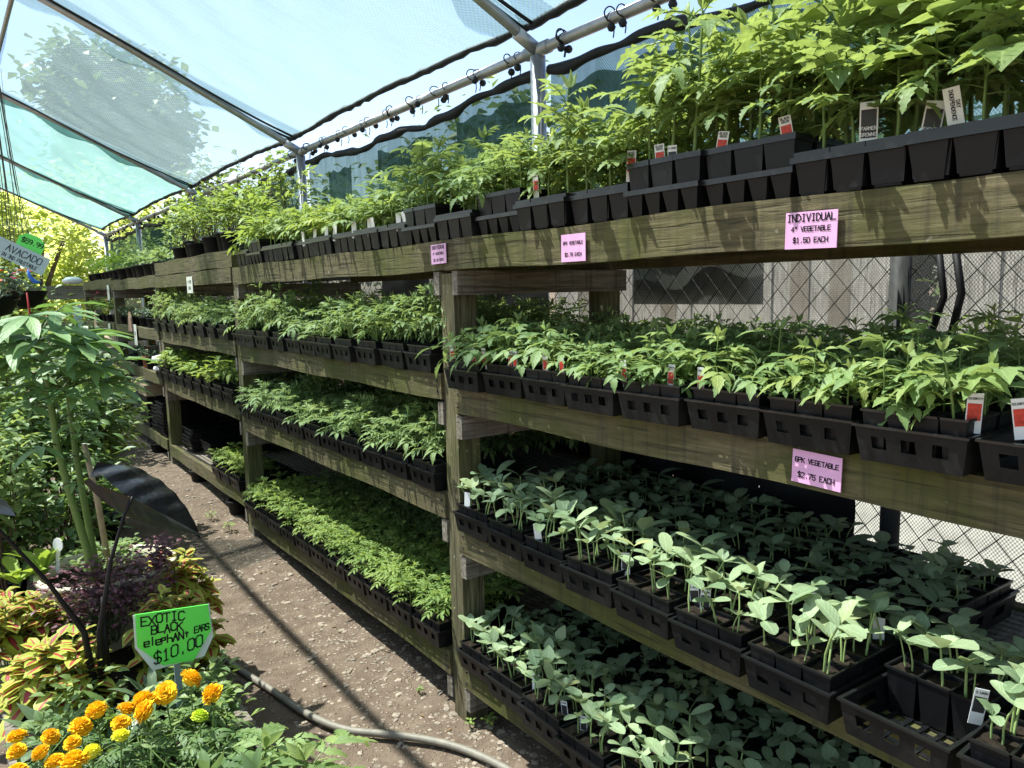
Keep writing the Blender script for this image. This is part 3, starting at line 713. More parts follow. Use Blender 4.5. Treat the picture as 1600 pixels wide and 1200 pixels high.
def make_pack(kind_, x, y, z, rz, label, group, single, four=False, dens=1.0):
    t = thing('seedling_pack', label, 'seedling pack', (x, y, z), rz, group)
    put('cell_pack', pack4_me if four else pack_me, t); put('soil', soil4_me if four else soil_me, t)
    if single:
        ny, nx = (4, 2) if four else (3, 2)
        for i in range(ny):
            for j in range(nx):
                for _ in range(2 if kind_ == 'squash' and random.random() < .92 else 1):
                    if random.random() > dens: continue
                    o = put('seedling', random.choice(SING[kind_]), t, (PKD*(j+.5)/nx+U(-.012, .012), -PKW/2+PKW*(i+.5)/ny+U(-.014, .014), PKH-.008), U(0, 6.28))
                    o.scale = (1, 1, 1); sc = U(.68, 1.22); o.scale = (sc, sc, sc); o.rotation_euler = (U(-.14, .14), U(-.2, .1), o.rotation_euler.z)
    else:
        o = put('foliage', random.choice(FOLME[kind_]), t); kind(o, 'stuff')
        if kind_ == 'squash': o.scale = (1, 1, U(.6, .78))
        elif kind_ in ('fern', 'broad'): o.scale = (1, 1, FS[0]*U(.85, 1.15))
        elif random.random() < .5: o.scale = (1, 1, U(.85, 1.1))
    return t
SHN = ['top', 'second', 'third', 'bottom']
KW = {'tomato': 'tomato', 'squash': 'squash', 'fern': 'ferny tomato', 'carpet': 'bushy tomato', 'broad': 'broad-leaved'}
FS = [1.0]
REST = {k: MB() for k in KINDS}
def tray_row(s_, b, kind_, yfrom, yto, xf, step, side, name_side, single=True, back=True, packs=3, kinds=None, skew=.03, empties=()):
    z = DECK[s_][b] + .001; y = yfrom; n = 0; sg = -1 if yto < yfrom else 1
    while (y-yto)*sg < 0:
        yc = y + sg*step/2; y += sg*step; FS[0] = U(.85, 1.55); kd = kinds(n) if kinds else kind_
        f = xf(yc); rz = U(-skew, skew)
        for row in (0, 1):
            xx = f + row*(TD+.018)
            if row and (not back or s_ == 2 and yc < 1.15 and n % 2): continue
            if not any(seen((xx+a, yc, z+h), 60) for a in (0, TD) for h in (0, .25)): continue
            og = ORD[n] if n < len(ORD) else 'last'
            rowt = 'back' if row else 'front'
            tl = f'black slotted {rowt} tray, {og} {name_side}, {SHN[s_]} shelf'
            t = thing('carry_tray', tl, 'plant tray', (xx, yc, z), rz, 'slotted carry trays on the shelves'); put('tray_shell', tray_me, t)
            for p in range(3):
                if row == 0 and (n, p) in empties: continue
                if row == 0 and p >= packs or row == 1 and not back: 
                    continue
                lx = .012 + p*(PKD+.006); px = xx + lx*cos(rz); py = yc + lx*sin(rz)
                if not any(seen((px, py, z+h), 40) for h in (.1, .25)): continue
                if row == 0:
                    lab = f"{('front', 'middle', 'rear')[p]} pack of {KW[kd]} seedlings in {og} tray {name_side}, {SHN[s_]} shelf"
                    make_pack(kd, px, py, z+.008, rz+U(-.02, .02), lab, f'{KW[kd]} seedling packs', single and p < 2, random.random() < .4 and kd == 'tomato')
                else:
                    lab = f"shaded {KW[kd]} pack in the back rows of {SHN[s_]} shelf, {'right' if b == 0 else 'left'} of near post"
                    make_pack(kd, px, py, z+.008, rz, lab, f"shaded {KW[kd]} packs at the back of {SHN[s_]} shelf, bay {'one' if b == 0 else 'two'}", False)
        n += 1
random.seed(5)
R1, L1 = 'right of near post', 'left of near post'
tray_row(1, 0, 'tomato', 2.43, .25, lambda y: 1.455+.012*sin(y*7), .228, 1, R1)
tray_row(2, 0, 'squash', 2.43, .3, lambda y: 1.475-.11*min(1, max(0, (2.4-y)/1.5)), .232, 1, R1, skew=.05, empties=((7, 0), (8, 1)))
tray_row(3, 0, 'squash', 2.43, .8, lambda y: 1.475-.10*min(1, max(0, (2.4-y)/.9)), .23, 1, R1, skew=.04)
tray_row(1, 1, 'fern', 2.56, 5.08, lambda y: 1.465+.012*sin(y*5), .232, 1, L1, single=False, back=False)
tray_row(2, 1, 'fern', 2.56, 5.08, lambda y: 1.475, .236, 1, L1, single=False, back=False)
tray_row(3, 1, 'carpet', 2.56, 5.08, lambda y: 1.465, .232, 1, L1, single=False, back=False)
# what stands behind those trays reads as one shaded mass of seedlings
rest = MB()
for s_, kd, n0 in ((1, 'fern', 0), (2, 'fern', 0), (3, 'carpet', 0)):
    y = 2.68
    while y < 5.05:
        for x in (1.93, 2.08, 2.22):
            rest.append(random.choice(FOL[kd]), (x, y, DECK[s_][1]+.01), U(-.1, .1), U(.9, 1.1))
        y += .22
for s_, b, x0, y0, y1 in ((2, 2, 1.9, 5.3, 7.3), (1, 2, 1.9, 5.3, 7.3)):
    y = y0
    while y < y1:
        for x in (x0, x0+.17): rest.append(random.choice(FOL['broad']), (x, y, DECK[s_][b]+.01), U(0, 6), U(1.0, 1.3))
        y += .22
kind(rest.build('seedling_mass', ['tomato_leaf', 'stem_green']), 'stuff')
# far bay
tray_row(1, 2, 'fern', 5.22, 7.35, lambda y: 1.47, .30, 1, 'left of second post', single=False, back=False, packs=2)
tray_row(2, 2, 'broad', 5.22, 7.4, lambda y: 1.47, .27, 1, 'left of second post', single=False, back=False, packs=2)
tray_row(3, 2, 'carpet', 5.22, 5.9, lambda y: 1.475, .24, 1, 'left of second post', single=False, back=False, packs=2)

# --- top shelf
def pot_mesh(W, H, tp=.18):
    m = MB(); b = W/2*(1-tp); a = W/2; t = .003
    m.add([(-b, -b, 0), (b, -b, 0), (b, b, 0), (-b, b, 0), (-a, -a, H), (a, -a, H), (a, a, H), (-a, a, H)], [(3, 2, 1, 0), (0, 1, 5, 4), (1, 2, 6, 5), (2, 3, 7, 6), (3, 0, 4, 7)])
    e = .003
    for lo, hi in (((-a-e, -a-e, H-.012), (-a+t, a+e, H+.002)), ((a-t, -a-e, H-.012), (a+e, a+e, H+.002)), ((-a+t, -a-e, H-.012), (a-t, -a+t, H+.002)), ((-a+t, a-t, H-.012), (a-t, a+e, H+.002))): m.box(lo, hi, 1)
    s_ = MB(); s_.add([(-a+t, -a+t, H-.012), (a-t, -a+t, H-.014), (a-t, a-t, H-.012), (-a+t, a-t, H-.016)], [(0, 1, 2, 3)])
    return m, s_
def pocket_tray(Wd, D, H, n):
    """moulded tray of deep pockets side by side under one flat rim"""
    m = MB(); cw = Wd/n; nd = max(2, round(D/cw)); cd_ = D/nd
    for i in range(n):
        for j in range(nd):
            y0, x0, a, b = -Wd/2+i*cw, j*cd_, .004, .014
            lo = [(x0+b, y0+b, 0), (x0+cd_-b, y0+b, 0), (x0+cd_-b, y0+cw-b, 0), (x0+b, y0+cw-b, 0)]; hi = [(x0+a, y0+a, H-.012), (x0+cd_-a, y0+a, H-.012), (x0+cd_-a, y0+cw-a, H-.012), (x0+a, y0+cw-a, H-.012)]
            m.add(lo+hi, [(3, 2, 1, 0), (0, 1, 5, 4), (1, 2, 6, 5), (2, 3, 7, 6), (3, 0, 4, 7)])
    e = .004
    for lo, hi in (((-e, -Wd/2-e, H-.013), (.004, Wd/2+e, H)), ((D-.004, -Wd/2-e, H-.013), (D+e, Wd/2+e, H)), ((.004, -Wd/2-e, H-.013), (D-.004, -Wd/2+.004, H)), ((.004, Wd/2-.004, H-.013), (D-.004, Wd/2+e, H))): m.box(lo, hi, 1)
    return m
pot, psl = pot_mesh(.078, .085); pot_me = pot.mesh('pot_shell', ['black_plastic', 'plastic_rim']); potsoil_me = psl.mesh('soil', 'soil')
ptray_me = pocket_tray(.245, .33, .082, 3).mesh('tray_shell', ['black_plastic', 'plastic_rim']); ptray4_me = pocket_tray(.245, .33, .066, 4).mesh('tray_shell', ['black_plastic', 'plastic_rim'])
random.seed(31)
def tomset(n, h, nl, LL, pairs, mats=('tomato_leaf', 'stem_green'), prof=JAG, W=.55, r=.0035, ll=.5):
    return [tomato(U(*h), nl, U(*LL), W, pairs, prof, 1.0, (.2, .9), r, ll=ll, t0=.33, dr=(.35, 1.1)).mesh('plant', list(mats)) for _ in range(n)]
PL = {
    'tall': tomset(9, (.25, .32), 12, (.12, .16), 3, ll=.40, W=.56, r=.0042),
    'mid': tomset(9, (.17, .235), 11, (.10, .135), 3, ll=.40, r=.0034),
    'low': tomset(8, (.12, .18), 9, (.09, .12), 3, ll=.42, mats= ('young_leaf', 'stem_green')),
    'small': tomset(6, (.10, .16), 8, (.09, .12), 2, mats=('lush_leaf', 'stem_green')),
    'leafy': [tomato(U(.32, .42), 13, U(.13, .17), .62, random.choice((1, 2, 2)), OVF, 1.0, (.2, .9), .0048, ll=.55, t0=.33, dr=(.35, 1.1)).mesh('plant', ['tomato_leaf', 'stem_green']) for _ in range(5)],
    'lime': tomset(6, (.12, .18), 10, (.09, .12), 3, ll=.42, mats=('lush_leaf', 'stem_green')),
}
PD = {'tall': 'tall tomato', 'mid': 'bushy tomato', 'low': 'short tomato', 'small': 'small tomato', 'leafy': 'large-leaved tomato', 'lime': 'yellow-green tomato'}
def potted(k, x, y, z, rz, label, group):
    t = thing('potted_plant', label, 'potted plant', (x, y, z), rz, group); put('pot_shell', pot_me, t); put('soil', potsoil_me, t)
    o = put('plant', random.choice(PL[k]), t, (U(-.008, .008), U(-.008, .008), .072), U(0, 6.28)); sc = U(.82, 1.15); o.scale = (sc, sc, sc*U(.85, 1.15))
    return t
random.seed(11)
#  near edge, far edge, plant kind, whether pots stand high above a shallow tray
TOP = [(.28, .52, 'mid', 1, 1), (.53, .775, 'leafy', 0, 1), (.78, 1.02, 'leafy', 0, 1), (1.025, 1.27, 'tall', 1, 1), (1.275, 1.52, 'tall', 1, 1), (1.53, 1.775, 'mid', 0, 1), (1.78, 2.02, 'mid', 0, 1), (2.03, 2.27, 'low', 1, 1),
       (2.28, 2.52, 'low', 0, 0), (2.53, 2.775, 'mid', 1, 0), (2.78, 3.02, 'low', 0, 0), (3.03, 3.27, 'low', 0, 0), (3.28, 3.52, 'low', 0, 0), (3.53, 3.77, 'lime', 0, 0), (3.78, 4.02, 'lime', 0, 0), (4.03, 4.27, 'low', 0, 0), (4.28, 4.52, 'lime', 0, 0), (4.53, 4.77, 'small', 1, 0), (4.78, 5.02, 'small', 0, 0)]
for q, (ya, yb, k, high, rgt) in enumerate(TOP):
    yc = (ya+yb)/2; xf = 1.497 + U(-.012, .012); z = 1.787
    idx = 8-1-q if rgt else q-8
    if not any(seen((xf+a, yc, z+h), 120) for a in (0, .4) for h in (0, .4)): continue
    where = f"{ORD[idx]} top-shelf tray {'right' if rgt else 'left'} of near post"
    t = thing('pot_tray', f"black moulded pot tray, {ORD[idx]} one {'right' if rgt else 'left'} of near post, top shelf", 'plant tray', (xf, yc, z), U(-.02, .02), 'moulded pot trays on the top shelf')
    put('tray_shell', ptray4_me if high else ptray_me, t)
    for i in range(3):
        for j in range(4):
            y = yc + (i-1)*.0815; x = xf + .045 + j*.083 + (.0 if j < 4 else .1); zz = z + (.052 if high else .006)
            if j == 3: x += .06; zz = z+.006
            kk = k
            if k == 'leafy' and j == 0: kk = 'mid'
            elif random.random() < .15: kk = {'leafy': 'tall', 'tall': 'mid', 'mid': 'tall', 'low': 'lime', 'lime': 'low', 'small': 'low'}[k]
            if not any(seen((x, y, zz+h), 60) for h in (.05, .2, .4)): continue
            if j == 0: lab, gr = f"{PD[kk]} in {('right', 'middle', 'left')[i]} front pot of {where}", 'potted tomatoes on the top shelf'
            else: lab, gr = f"potted tomato standing behind the front row, {where}", f'rear potted tomatoes of {where}'
            potted(kk, x, y, zz, U(-.08, .08), lab, gr)
# one tall black pot raised on the tray at the right edge
# one taller black pot standing on the tray at the right edge
t = thing('potted_plant', 'tall tomato in the larger black pot highest at the right edge of the top shelf', 'potted plant', (1.58, .50, 1.905), .05)
m, s2 = pot_mesh(.15, .13, .12); m.build('pot_shell', ['black_plastic', 'plastic_rim'], t); s2.build('soil', 'soil', t); put('plant', PL['tall'][2], t, (0, 0, .11), 1.0)
bungees()

# ------------------------------------------------------------------ lettering
G = {'A': '002640 1333', 'B': '00063645443303 3342413000', 'C': '4536160501103041', 'D': '00062644422000', 'E': '46060040 0333', 'F': '460600 0333', 'G': '453616050110304143 2343', 'H': '0006 4046 0343', 'I': '1636 2620 1030',
     'K': '0006 4603 1440', 'L': '060040', 'M': '0006234640', 'N': '00064046', 'O': '160501103041453616', 'P': '00063645443303', 'R': '00063645443303 2340', 'S': '453616050413334241301001', 'T': '0646 2620', 'U': '060110304146', 'V': '062046',
     'W': '0610243046', 'X': '0640 4600', 'Y': '062346 2320', 'Z': '06460040', '0': '160501103041453616', '1': '152620 1030', '2': '05163645440040', '3': '0516364544234241301001', '4': '30360242', '5': '460603344241301001', '6': '453616050110304142331302',
     '7': '064610', '9': '44331304051636454220', '.': '2021', '"': '1614 3634', '-': '1333', '$': '453616050413334241301001 2720', 'e': '0242443404011040', 'l': '2620', 'p': '0400 0414343212', 'h': '0006 0323334240', 't': '2521 1434', ' ': ''}
def write(mb, text, o, ux, uy, h, th, wf=.62, gap=.28, mat=0, jit=0, center=True):
    o, ux, uy = Vector(o), Vector(ux).normalized(), Vector(uy).normalized(); nrm = ux.cross(uy); cw = h*wf; adv = cw*(1+gap)
    x = -adv*(len(text)-gap)/2 if center else 0
    for ch in text:
        dy = U(-jit, jit)*h
        for st in G.get(ch, '').split():
            pts = [(int(st[i])/4*cw, int(st[i+1])/6*h) for i in range(0, len(st)-1, 2)]
            for (xa, ya), (xb, yb) in zip(pts, pts[1:]):
                dx, dyy = xb-xa, yb-ya; L = sqrt(dx*dx+dyy*dyy) or 1e-6; ex, ey = dx/L*th*.5, dyy/L*th*.5; px, py = -ey, ex
                q = [(xa-ex+px, ya-ey+py), (xa-ex-px, ya-ey-py), (xb+ex-px, yb+ey-py), (xb+ex+px, yb+ey+py)]
                mb.add([o + ux*(x+a) + uy*(b+dy) for a, b in q], [(0, 1, 2, 3)], mat)
        x += adv
def card(name, label, cat, c, w_, h_, mat, lines, tilt=0, group=None):
    """a paper card fixed to the front of the rack, facing the aisle"""
    t = thing(name, label, cat, c, 0, group, rot=(tilt, 0, 0)); m = MB(); m.box((-.0012, -w_/2, -h_/2), (.0012, w_/2, h_/2)); m.build('paper', mat, t)
    l = MB()
    for text, hh, z, th in lines: write(l, text, (-.0022, 0, z), (0, -1, 0), (0, 0, 1), hh, th)
    if lines: l.build('lettering', 'ink', t)
random.seed(3)
VEG = [('$2.75 EACH', .0112, -.024, .0022), ('6PK VEGETABLE', .0102, .010, .0021)]
IND = [('INDIVIDUAL', .0145, .019, .0026), ('4" VEGETABLE', .0098, -.002, .0020), ('$1.50 EACH', .0105, -.026, .0020)]
card('price_card', 'pink price card reading INDIVIDUAL 4" VEGETABLE $1.50 EACH on the top beam', 'price card', (1.490, .965, 1.712), .122, .078, 'card_pink', IND, .02)
card('price_card', 'pink 6PK VEGETABLE price card on the top beam, midway to the near post', 'price card', (1.490, 1.737, 1.718), .108, .080, 'card_pink', [(a, b*.85, z, d*.85) for a, b, z, d in VEG], .0)
card('price_card', 'narrow pink price card at the top of the near post', 'price card', (1.490, 2.507, 1.738), .108, .072, 'card_pink', [(a, b*.85, z, d*.85) for a, b, z, d in IND], -.02)
card('price_card', 'pink 6PK VEGETABLE $2.75 price card on the second-shelf beam', 'price card', (1.490, .937, 1.197), .118, .074, 'card_pink', VEG, .03)
card('price_card', 'white price card hanging below the top beam of the far bay', 'price card', (1.490, 6.22, 1.690), .17, .125, 'card_white', [('EACH', .022, -.035, .004), ('4" POT', .022, .01, .004)], 0)
for (y, z, h, lab) in ((9.95, 1.67, .17, 'white card at the top of the fourth post'), (8.52, 1.23, .21, 'long white card hanging from the second-shelf beam past the third post'), (10.08, 1.22, .18, 'white card on the second-shelf beam by the fourth post')):
    card('price_card', lab, 'price card', (1.486, y, z), .14, h, 'card_white', [('$3', .03, 0, .005)], 0)
for (y, z, lab) in ((8.75, 1.37, 'tan clay plaque leaning on the second shelf past the third post'), (11.1, 1.36, 'tan clay plaque on the second shelf near the far end')):
    m = MB(); m.add([(1.478, y-.10, z-.11), (1.478, y+.10, z-.11), (1.478, y+.06, z+.03), (1.478, y, z+.09), (1.478, y-.06, z+.03), (1.493, y-.10, z-.11), (1.493, y+.10, z-.11), (1.493, y+.06, z+.03), (1.493, y, z+.09), (1.493, y-.06, z+.03)],
                    [(0, 1, 2, 3, 4), (9, 8, 7, 6, 5), (0, 5, 6, 1), (1, 6, 7, 2), (2, 7, 8, 3), (3, 8, 9, 4), (4, 9, 5, 0)]); tag(m.build('plaque', 'tan_clay'), lab, 'plaque')

# plant tags
def tag_proto(w_, h_, pic, pm, text=None):
    m = MB(); m.box((-.0006, -w_/2, -.02), (.0006, w_/2, h_)); b = m.mesh('tag_stick', 'tag_white'); p = MB()
    if pic: p.box((-.0014, -w_*.42, h_*pic[0]), (-.0008, w_*.42, h_*pic[1]))
    l = MB()
    for tx, hh, z in text or []: write(l, tx, (-.0018, 0, z), (0, -1, 0), (0, 0, 1), hh, hh*.2)
    return b, (p.mesh('picture', pm) if pic else None), (l.mesh('lettering', 'ink') if text else None)
def plant_tag(pr, loc, label, group=None, rz=0, lean=0, roll=0):
    t = thing('plant_tag', label, 'plant tag', loc, 0, group, rot=(roll, lean, rz)); put('tag_stick', pr[0], t)
    if pr[1]: put('picture', pr[1], t)
    if pr[2]: put('lettering', pr[2], t)
RT = tag_proto(.026, .055, (.08, .66), 'tag_red', [('CELEBRITY', .0034, .044)]); RS = tag_proto(.018, .055, (.08, .62), 'tag_red', [('TOMATO', .0034, .045)])
WD = tag_proto(.024, .052, (.1, .7), 'tag_dark', [('SQUASH', .0042, .043)]); WP = tag_proto(.024, .055, None, None); BK = tag_proto(.026, .062, (.1, .68), 'tag_red', [('BLACK', .005, .054), ('KRIM', .005, .047)])
z2 = 1.345
for y in (2.43, 2.29, 2.22, 2.07, 2.04, 1.88, 1.80, 1.53, 1.36, 1.26):
    plant_tag(RS, (1.492, y, z2), 'small white tag with red tomato picture at the front of the second shelf', 'tomato picture tags on the second shelf', U(-.3, .3)+.35, U(-.15, .1), U(-.1, .1))
plant_tag(RT, (1.488, .625, z2-.004), 'white CELEBRITY tag with red tomato picture, last but one on the second shelf', None, .5, -.1, .03)
plant_tag(RT, (1.488, .545, z2-.004), 'white CELEBRITY tag with red picture at the right edge of the second shelf', None, .5, -.15, -.15)
for (x, y, z, p, lab) in ((1.455, 1.52, .80, WD, 'white tag with dark photo, alone in its squash pack on the third shelf'), (1.435, 1.25, .795, WD, 'left of two white photo tags side by side on the third shelf'), (1.43, 1.215, .795, WD, 'right of two white photo tags side by side on the third shelf'),
                          (1.43, 1.89, .80, WP, 'plain white tag leaning in a third-shelf squash pack'), (1.6, .86, .80, WP, 'pale blank tag behind squash seedlings on the third shelf'), (1.63, 1.03, .80, WP, 'pale blank tag at the left of the third-shelf squash pack'),
                          (1.44, .585, .80, WD, 'white photo tag in the nearest squash pack on the third shelf'), (1.46, 1.96, .25, WP, 'blank tag in the bottom-shelf squash nearest the post'), (1.44, 1.78, .245, WD, 'white photo tag second from the post on the bottom shelf'), (1.43, 1.68, .245, WD, 'white photo tag third from the post on the bottom shelf'),
                          (1.46, 2.36, .80, WP, 'blank white tag in the third-shelf pack beside the near post')):
    plant_tag(p, (x+.03, y, z), lab, None, .5+U(-.2, .2), U(-.25, .05), U(-.15, .15))
zt = 1.88
FB = tag_proto(.034, .075, (.06, .80), 'tag_dark', None)
t0 = MB(); write(t0, 'FARMER', (-.0018, 0, .020), (0, -1, 0), (0, 0, 1), .0062, .0011); write(t0, 'BROWNS', (-.0018, 0, .008), (0, -1, 0), (0, 0, 1), .0062, .0011); FBW = t0.mesh('lettering', 'tag_white')
for i, (y, z, lab, r) in enumerate(((.87, 1.885, 'white tag with black FARMER BROWNS panel among the tall top-shelf stems', .0), (.75, 1.862, 'second FARMER BROWNS tag sunk low behind the tray rim', .15))):
    plant_tag((FB[0], FB[1], FBW), (1.535, y, z), lab, None, .5, -.05, r)
ID = MB(); write(ID, 'INDEPENDENCE', (-.0018, .004, .050), (0, 0, -1), (0, -1, 0), .006, .0012); write(ID, 'DAY', (-.0018, -.005, .05), (0, 0, -1), (0, -1, 0), .006, .0012)
IDP = tag_proto(.028, .082, None, None); plant_tag((IDP[0], None, ID.mesh('lettering', 'ink')), (1.54, .70, 1.872), 'white hand-lettered INDEPENDENCE DAY tag in the top-shelf tray', None, .5, -.1, -.18)
IDQ = tag_proto(.03, .075, None, None); plant_tag(IDQ, (1.575, .585, 1.925), 'blank white label standing highest at the right of the top shelf', None, .5, 0, -.05)
for (y, p, lab) in ((1.05, BK, 'white tag with red picture where the raised pots end on the top shelf'), (1.24, BK, 'white tag with red picture in the single raised pot on the top shelf'), (1.39, WD, 'white tag with a dark green picture, right of a tilted red one'), (1.43, BK, 'tilted white tag with red tomato picture on the top shelf'),
                    (1.54, BK, 'white tag at the left end of the three raised pots, top shelf'), (1.96, RS, 'red picture tag in the long low top-shelf tray')):
    plant_tag(p, (1.530, y, zt+.025), lab, None, .45, U(-.1, .1), U(-.2, .2))
for y in (2.79, 2.85, 3.08, 3.12, 3.28, 3.5, 3.6, 3.75, 3.9):
    plant_tag(WP, (1.51, y, 1.868), 'small white blank tag in the top-shelf trays left of the near post', 'white blank tags left of the near post', .4+U(-.3, .3), U(-.2, .2), U(-.3, .3))

# ------------------------------------------------------------------ far bays: nursery pots, shrubs, empty trays
random.seed(41)
def round_pot(name, label, cat, loc, r, h, mat='black_matte', plant=None, group=None, flowers=None, mats=None):
    t = thing(name, label, cat, loc, U(0, 6), group); m = MB()
    m.lathe([(r*.78, 0), (r*.97, h*.9), (r*1.05, h*.9), (r*1.05, h), (r*.97, h), (r*.93, h*.88)], (0, 0, 0), 18); m.lathe([(.001, 0), (r*.78, 0)], n=18); m.build('pot_shell', mat, t, True)
    s_ = MB(); s_.lathe([(.001, h*.9), (r*.95, h*.88)], n=14); s_.build('soil', 'soil', t)
    if plant is not None: plant.build('foliage', mats or ['lush_leaf', 'stem_brown'], t)
    for (fm, n_, R_, z_, s0) in flowers or []:
        for _ in range(n_):
            f = MB(); p = Vector((U(-R_, R_), U(-R_, R_), z_+U(-.05, .08)))
            for k in range(6): f.leaf(p, dirv(k*1.05+U(-.2, .2), U(.1, .7)), UP, s0, s0*.8, OV3, .4, .2, 0, U(0, 1))
            f.build('flower', fm, t)
    return t
B3 = [(1.68, 5.35, .08, .12), (1.66, 5.62, .085, .14), (1.72, 5.90, .10, .16), (1.70, 6.22, .095, .15), (1.66, 6.55, .085, .12), (1.72, 6.85, .10, .16), (1.68, 7.15, .09, .12), (2.05, 5.5, .12, .18), (2.05, 6.0, .12, .18), (2.05, 6.5, .12, .18), (2.05, 7.0, .12, .18)]
for i, (x, y, r, h) in enumerate(B3):
    H = U(.22, .34) if x < 2 else U(.32, .46); lab = f"shrub in black pot, {ORD[i] if i < 7 else ORD[i-7]} past second post, {'front' if x < 2 else 'back'} row, top shelf"
    b = bush((0, 0, h+H*.62), (.20, .20, H*.62), 170, .065, .55, OV3, 9, (0, 0, h*.9), .3, (-.3, .9), .003)
    round_pot('potted_shrub', lab, 'potted shrub', (x, y, 1.902), r, h, 'black_matte', b, 'potted shrubs on the raised top shelf', None, [('lush_leaf', 'stem_brown'), ('tomato_leaf', 'stem_brown'), ('lime_leaf', 'stem_brown')][i % 3])
for i, (x, y) in enumerate(((1.85, 5.5), (1.9, 6.3), (1.85, 7.0), (1.8, 6.7))):
    m = bush((0, 0, .42), (.22, .22, .32), 26, .04, .5, OV3, 14, (0, 0, 0), .4, (0, .9), .0032)
    t = thing('bare_shrub', f"{['twiggy','sparse','nearly bare','thin upright'][i]} shrub with dark stems among the leafy pots past the second post", 'potted shrub', (x, y, 1.91), 0, 'twiggy shrubs on the top shelf')
    m.build('foliage', ['tomato_leaf', 'stem_brown'], t); p = MB(); p.lathe([(.06, 0), (.075, .12), (.08, .12), (.08, .135), (.07, .13), (.06, .1)], n=14); p.build('pot_shell', 'black_matte', t, True)
def smallpots(ys, x, z, desc, mats, r, h, hh, L, n=70, flowers=None, shell='black_matte', W=.5, grp=None, prof=OV3):
    for i, y in enumerate(ys):
        b = bush((0, 0, h+hh*.5), (r*1.5, r*1.5, hh*.55), n, L, W, prof, 6, (0, 0, h*.9), .3, (-.3, .9), .002)
        round_pot('potted_plant', f"{desc}, {ORD[i]} along", 'potted plant', (x+U(-.02, .02), y, z), r, h, shell, b, grp or desc, flowers, mats)
smallpots([7.6, 7.85, 8.1, 8.4, 8.75, 9.1, 9.45], 1.62, 1.802, 'low green plant on the top shelf past third post', ('young_leaf', 'stem_green'), .10, .12, .13, .06, 60)
smallpots([9.95, 10.25, 10.55, 10.85, 11.2, 11.55, 11.9], 1.62, 1.832, 'yellow-green plant on the top shelf, far end', ('lime_leaf', 'stem_green'), .09, .09, .2, .06, 80)
smallpots([7.9, 8.5, 9.2, 10.0, 10.8], 1.98, 1.81, 'bushy plant at the back of the far top shelf', ('tomato_leaf', 'stem_brown'), .11, .14, .36, .06, 120)
smallpots([7.65, 7.85, 8.05, 8.25, 8.5, 8.75, 9.0, 9.3, 9.55], 1.58, 1.312, 'grey-green herb on the second shelf past third post', ('grey_leaf', 'stem_dark'), .055, .09, .11, .04, 50, [('red_petal', 1, .04, .2, .018)])
smallpots([10.0, 10.4, 10.8, 11.3, 11.8], 1.6, 1.322, 'pink-flowered plant on the second shelf, far end', ('lush_leaf', 'stem_green'), .08, .08, .22, .055, 80, [('pink_petal', 2, .08, .3, .03)])
smallpots([7.75, 7.95, 8.2, 8.45, 8.7, 8.95, 9.25], 1.58, .902, 'reddish plant on the third shelf past third post', ('grey_leaf', 'stem_dark'), .06, .10, .10, .04, 40, [('red_petal', 2, .05, .2, .02)])
smallpots([8.33], 1.55, .902, 'dark plant in the terracotta pot on the third shelf', ('grey_leaf', 'stem_dark'), .07, .12, .1, .04, 30, None, 'terracotta')
for i, (y, z) in enumerate(((7.62, .93), (7.66, 1.02))):
    m = MB(); m.lathe([(.01, 0), (.10, .01), (.13, .04), (.12, .07), (.05, .09), (.01, .092)], n=14); o = m.build('white_bag', 'white_bag', None, True); o.location = (1.57, y, z-.02); o.scale = (.9, 1.2, .8)
    tag(o, ['lower white bag by the third post, third shelf', 'upper white bag by the third post, third shelf'][i], 'bag')
# stacks of empty trays low in the far bays
st_me = tray_mesh(.28, .5, .06).mesh('tray', ['black_plastic', 'plastic_rim'])
def stack(x, y, z, n, lab, grp):
    for k in range(n):
        o = put('carry_tray', st_me, None, (x+U(-.01, .01), y+U(-.012, .012), z+k*.032), U(-.06, .06)); tag(o, lab, 'plant tray', grp)
stack(1.5, 7.75, .305, 9, 'empty black tray in the tallest stack past the third post, bottom shelf', 'stacked trays by the third post'); stack(1.52, 8.1, .305, 7, 'empty black tray in the stack beside the wooden box, bottom shelf', 'stacked trays by the wooden box')
stack(1.55, 8.85, .305, 6, 'empty black tray in the farthest stack on the bottom shelf', 'stacked trays farthest off'); stack(1.56, 7.0, .275, 5, 'empty black tray in the low stack right of the third post', 'low stack of trays right of third post'); stack(1.62, 6.6, .275, 3, 'empty black tray lying in the shade under the far bay', 'trays in the shade of the far bay')
t = thing('wooden_box', 'pale wooden box on a black bin, bottom shelf past the third post', 'box', (1.5, 8.5, .62))
m = MB(); m.box((0, -.2, 0), (.32, .2, .09)); m.build('box_body', 'crate_wood', t); m = MB(); m.box((-.02, -.22, .092), (.34, .22, .115)); m.build('lid', 'crate_wood', t)
m = MB(); m.add([(.02, -.17, 0), (.3, -.17, 0), (.3, .17, 0), (.02, .17, 0), (0, -.2, .31), (.32, -.2, .31), (.32, .2, .31), (0, .2, .31)], [(3, 2, 1, 0), (0, 1, 5, 4), (1, 2, 6, 5), (2, 3, 7, 6), (3, 0, 4, 7), (4, 5, 6, 7)]); o = m.build('plastic_bin', 'black_matte'); o.location = (1.5, 8.5, .303); tag(o, 'square black bin under the pale wooden box', 'bin')
for i, y in enumerate((5.6, 6.6, 8.0)):                    # ground pots under the rack front
    round_pot('nursery_pot', f'empty black pot on gravel under the rack, {ORD[i]} past second post', 'plant pot', (1.5+U(-.05, .1), y, gz(0, y)), .08, .09, group='empty pots under the rack')

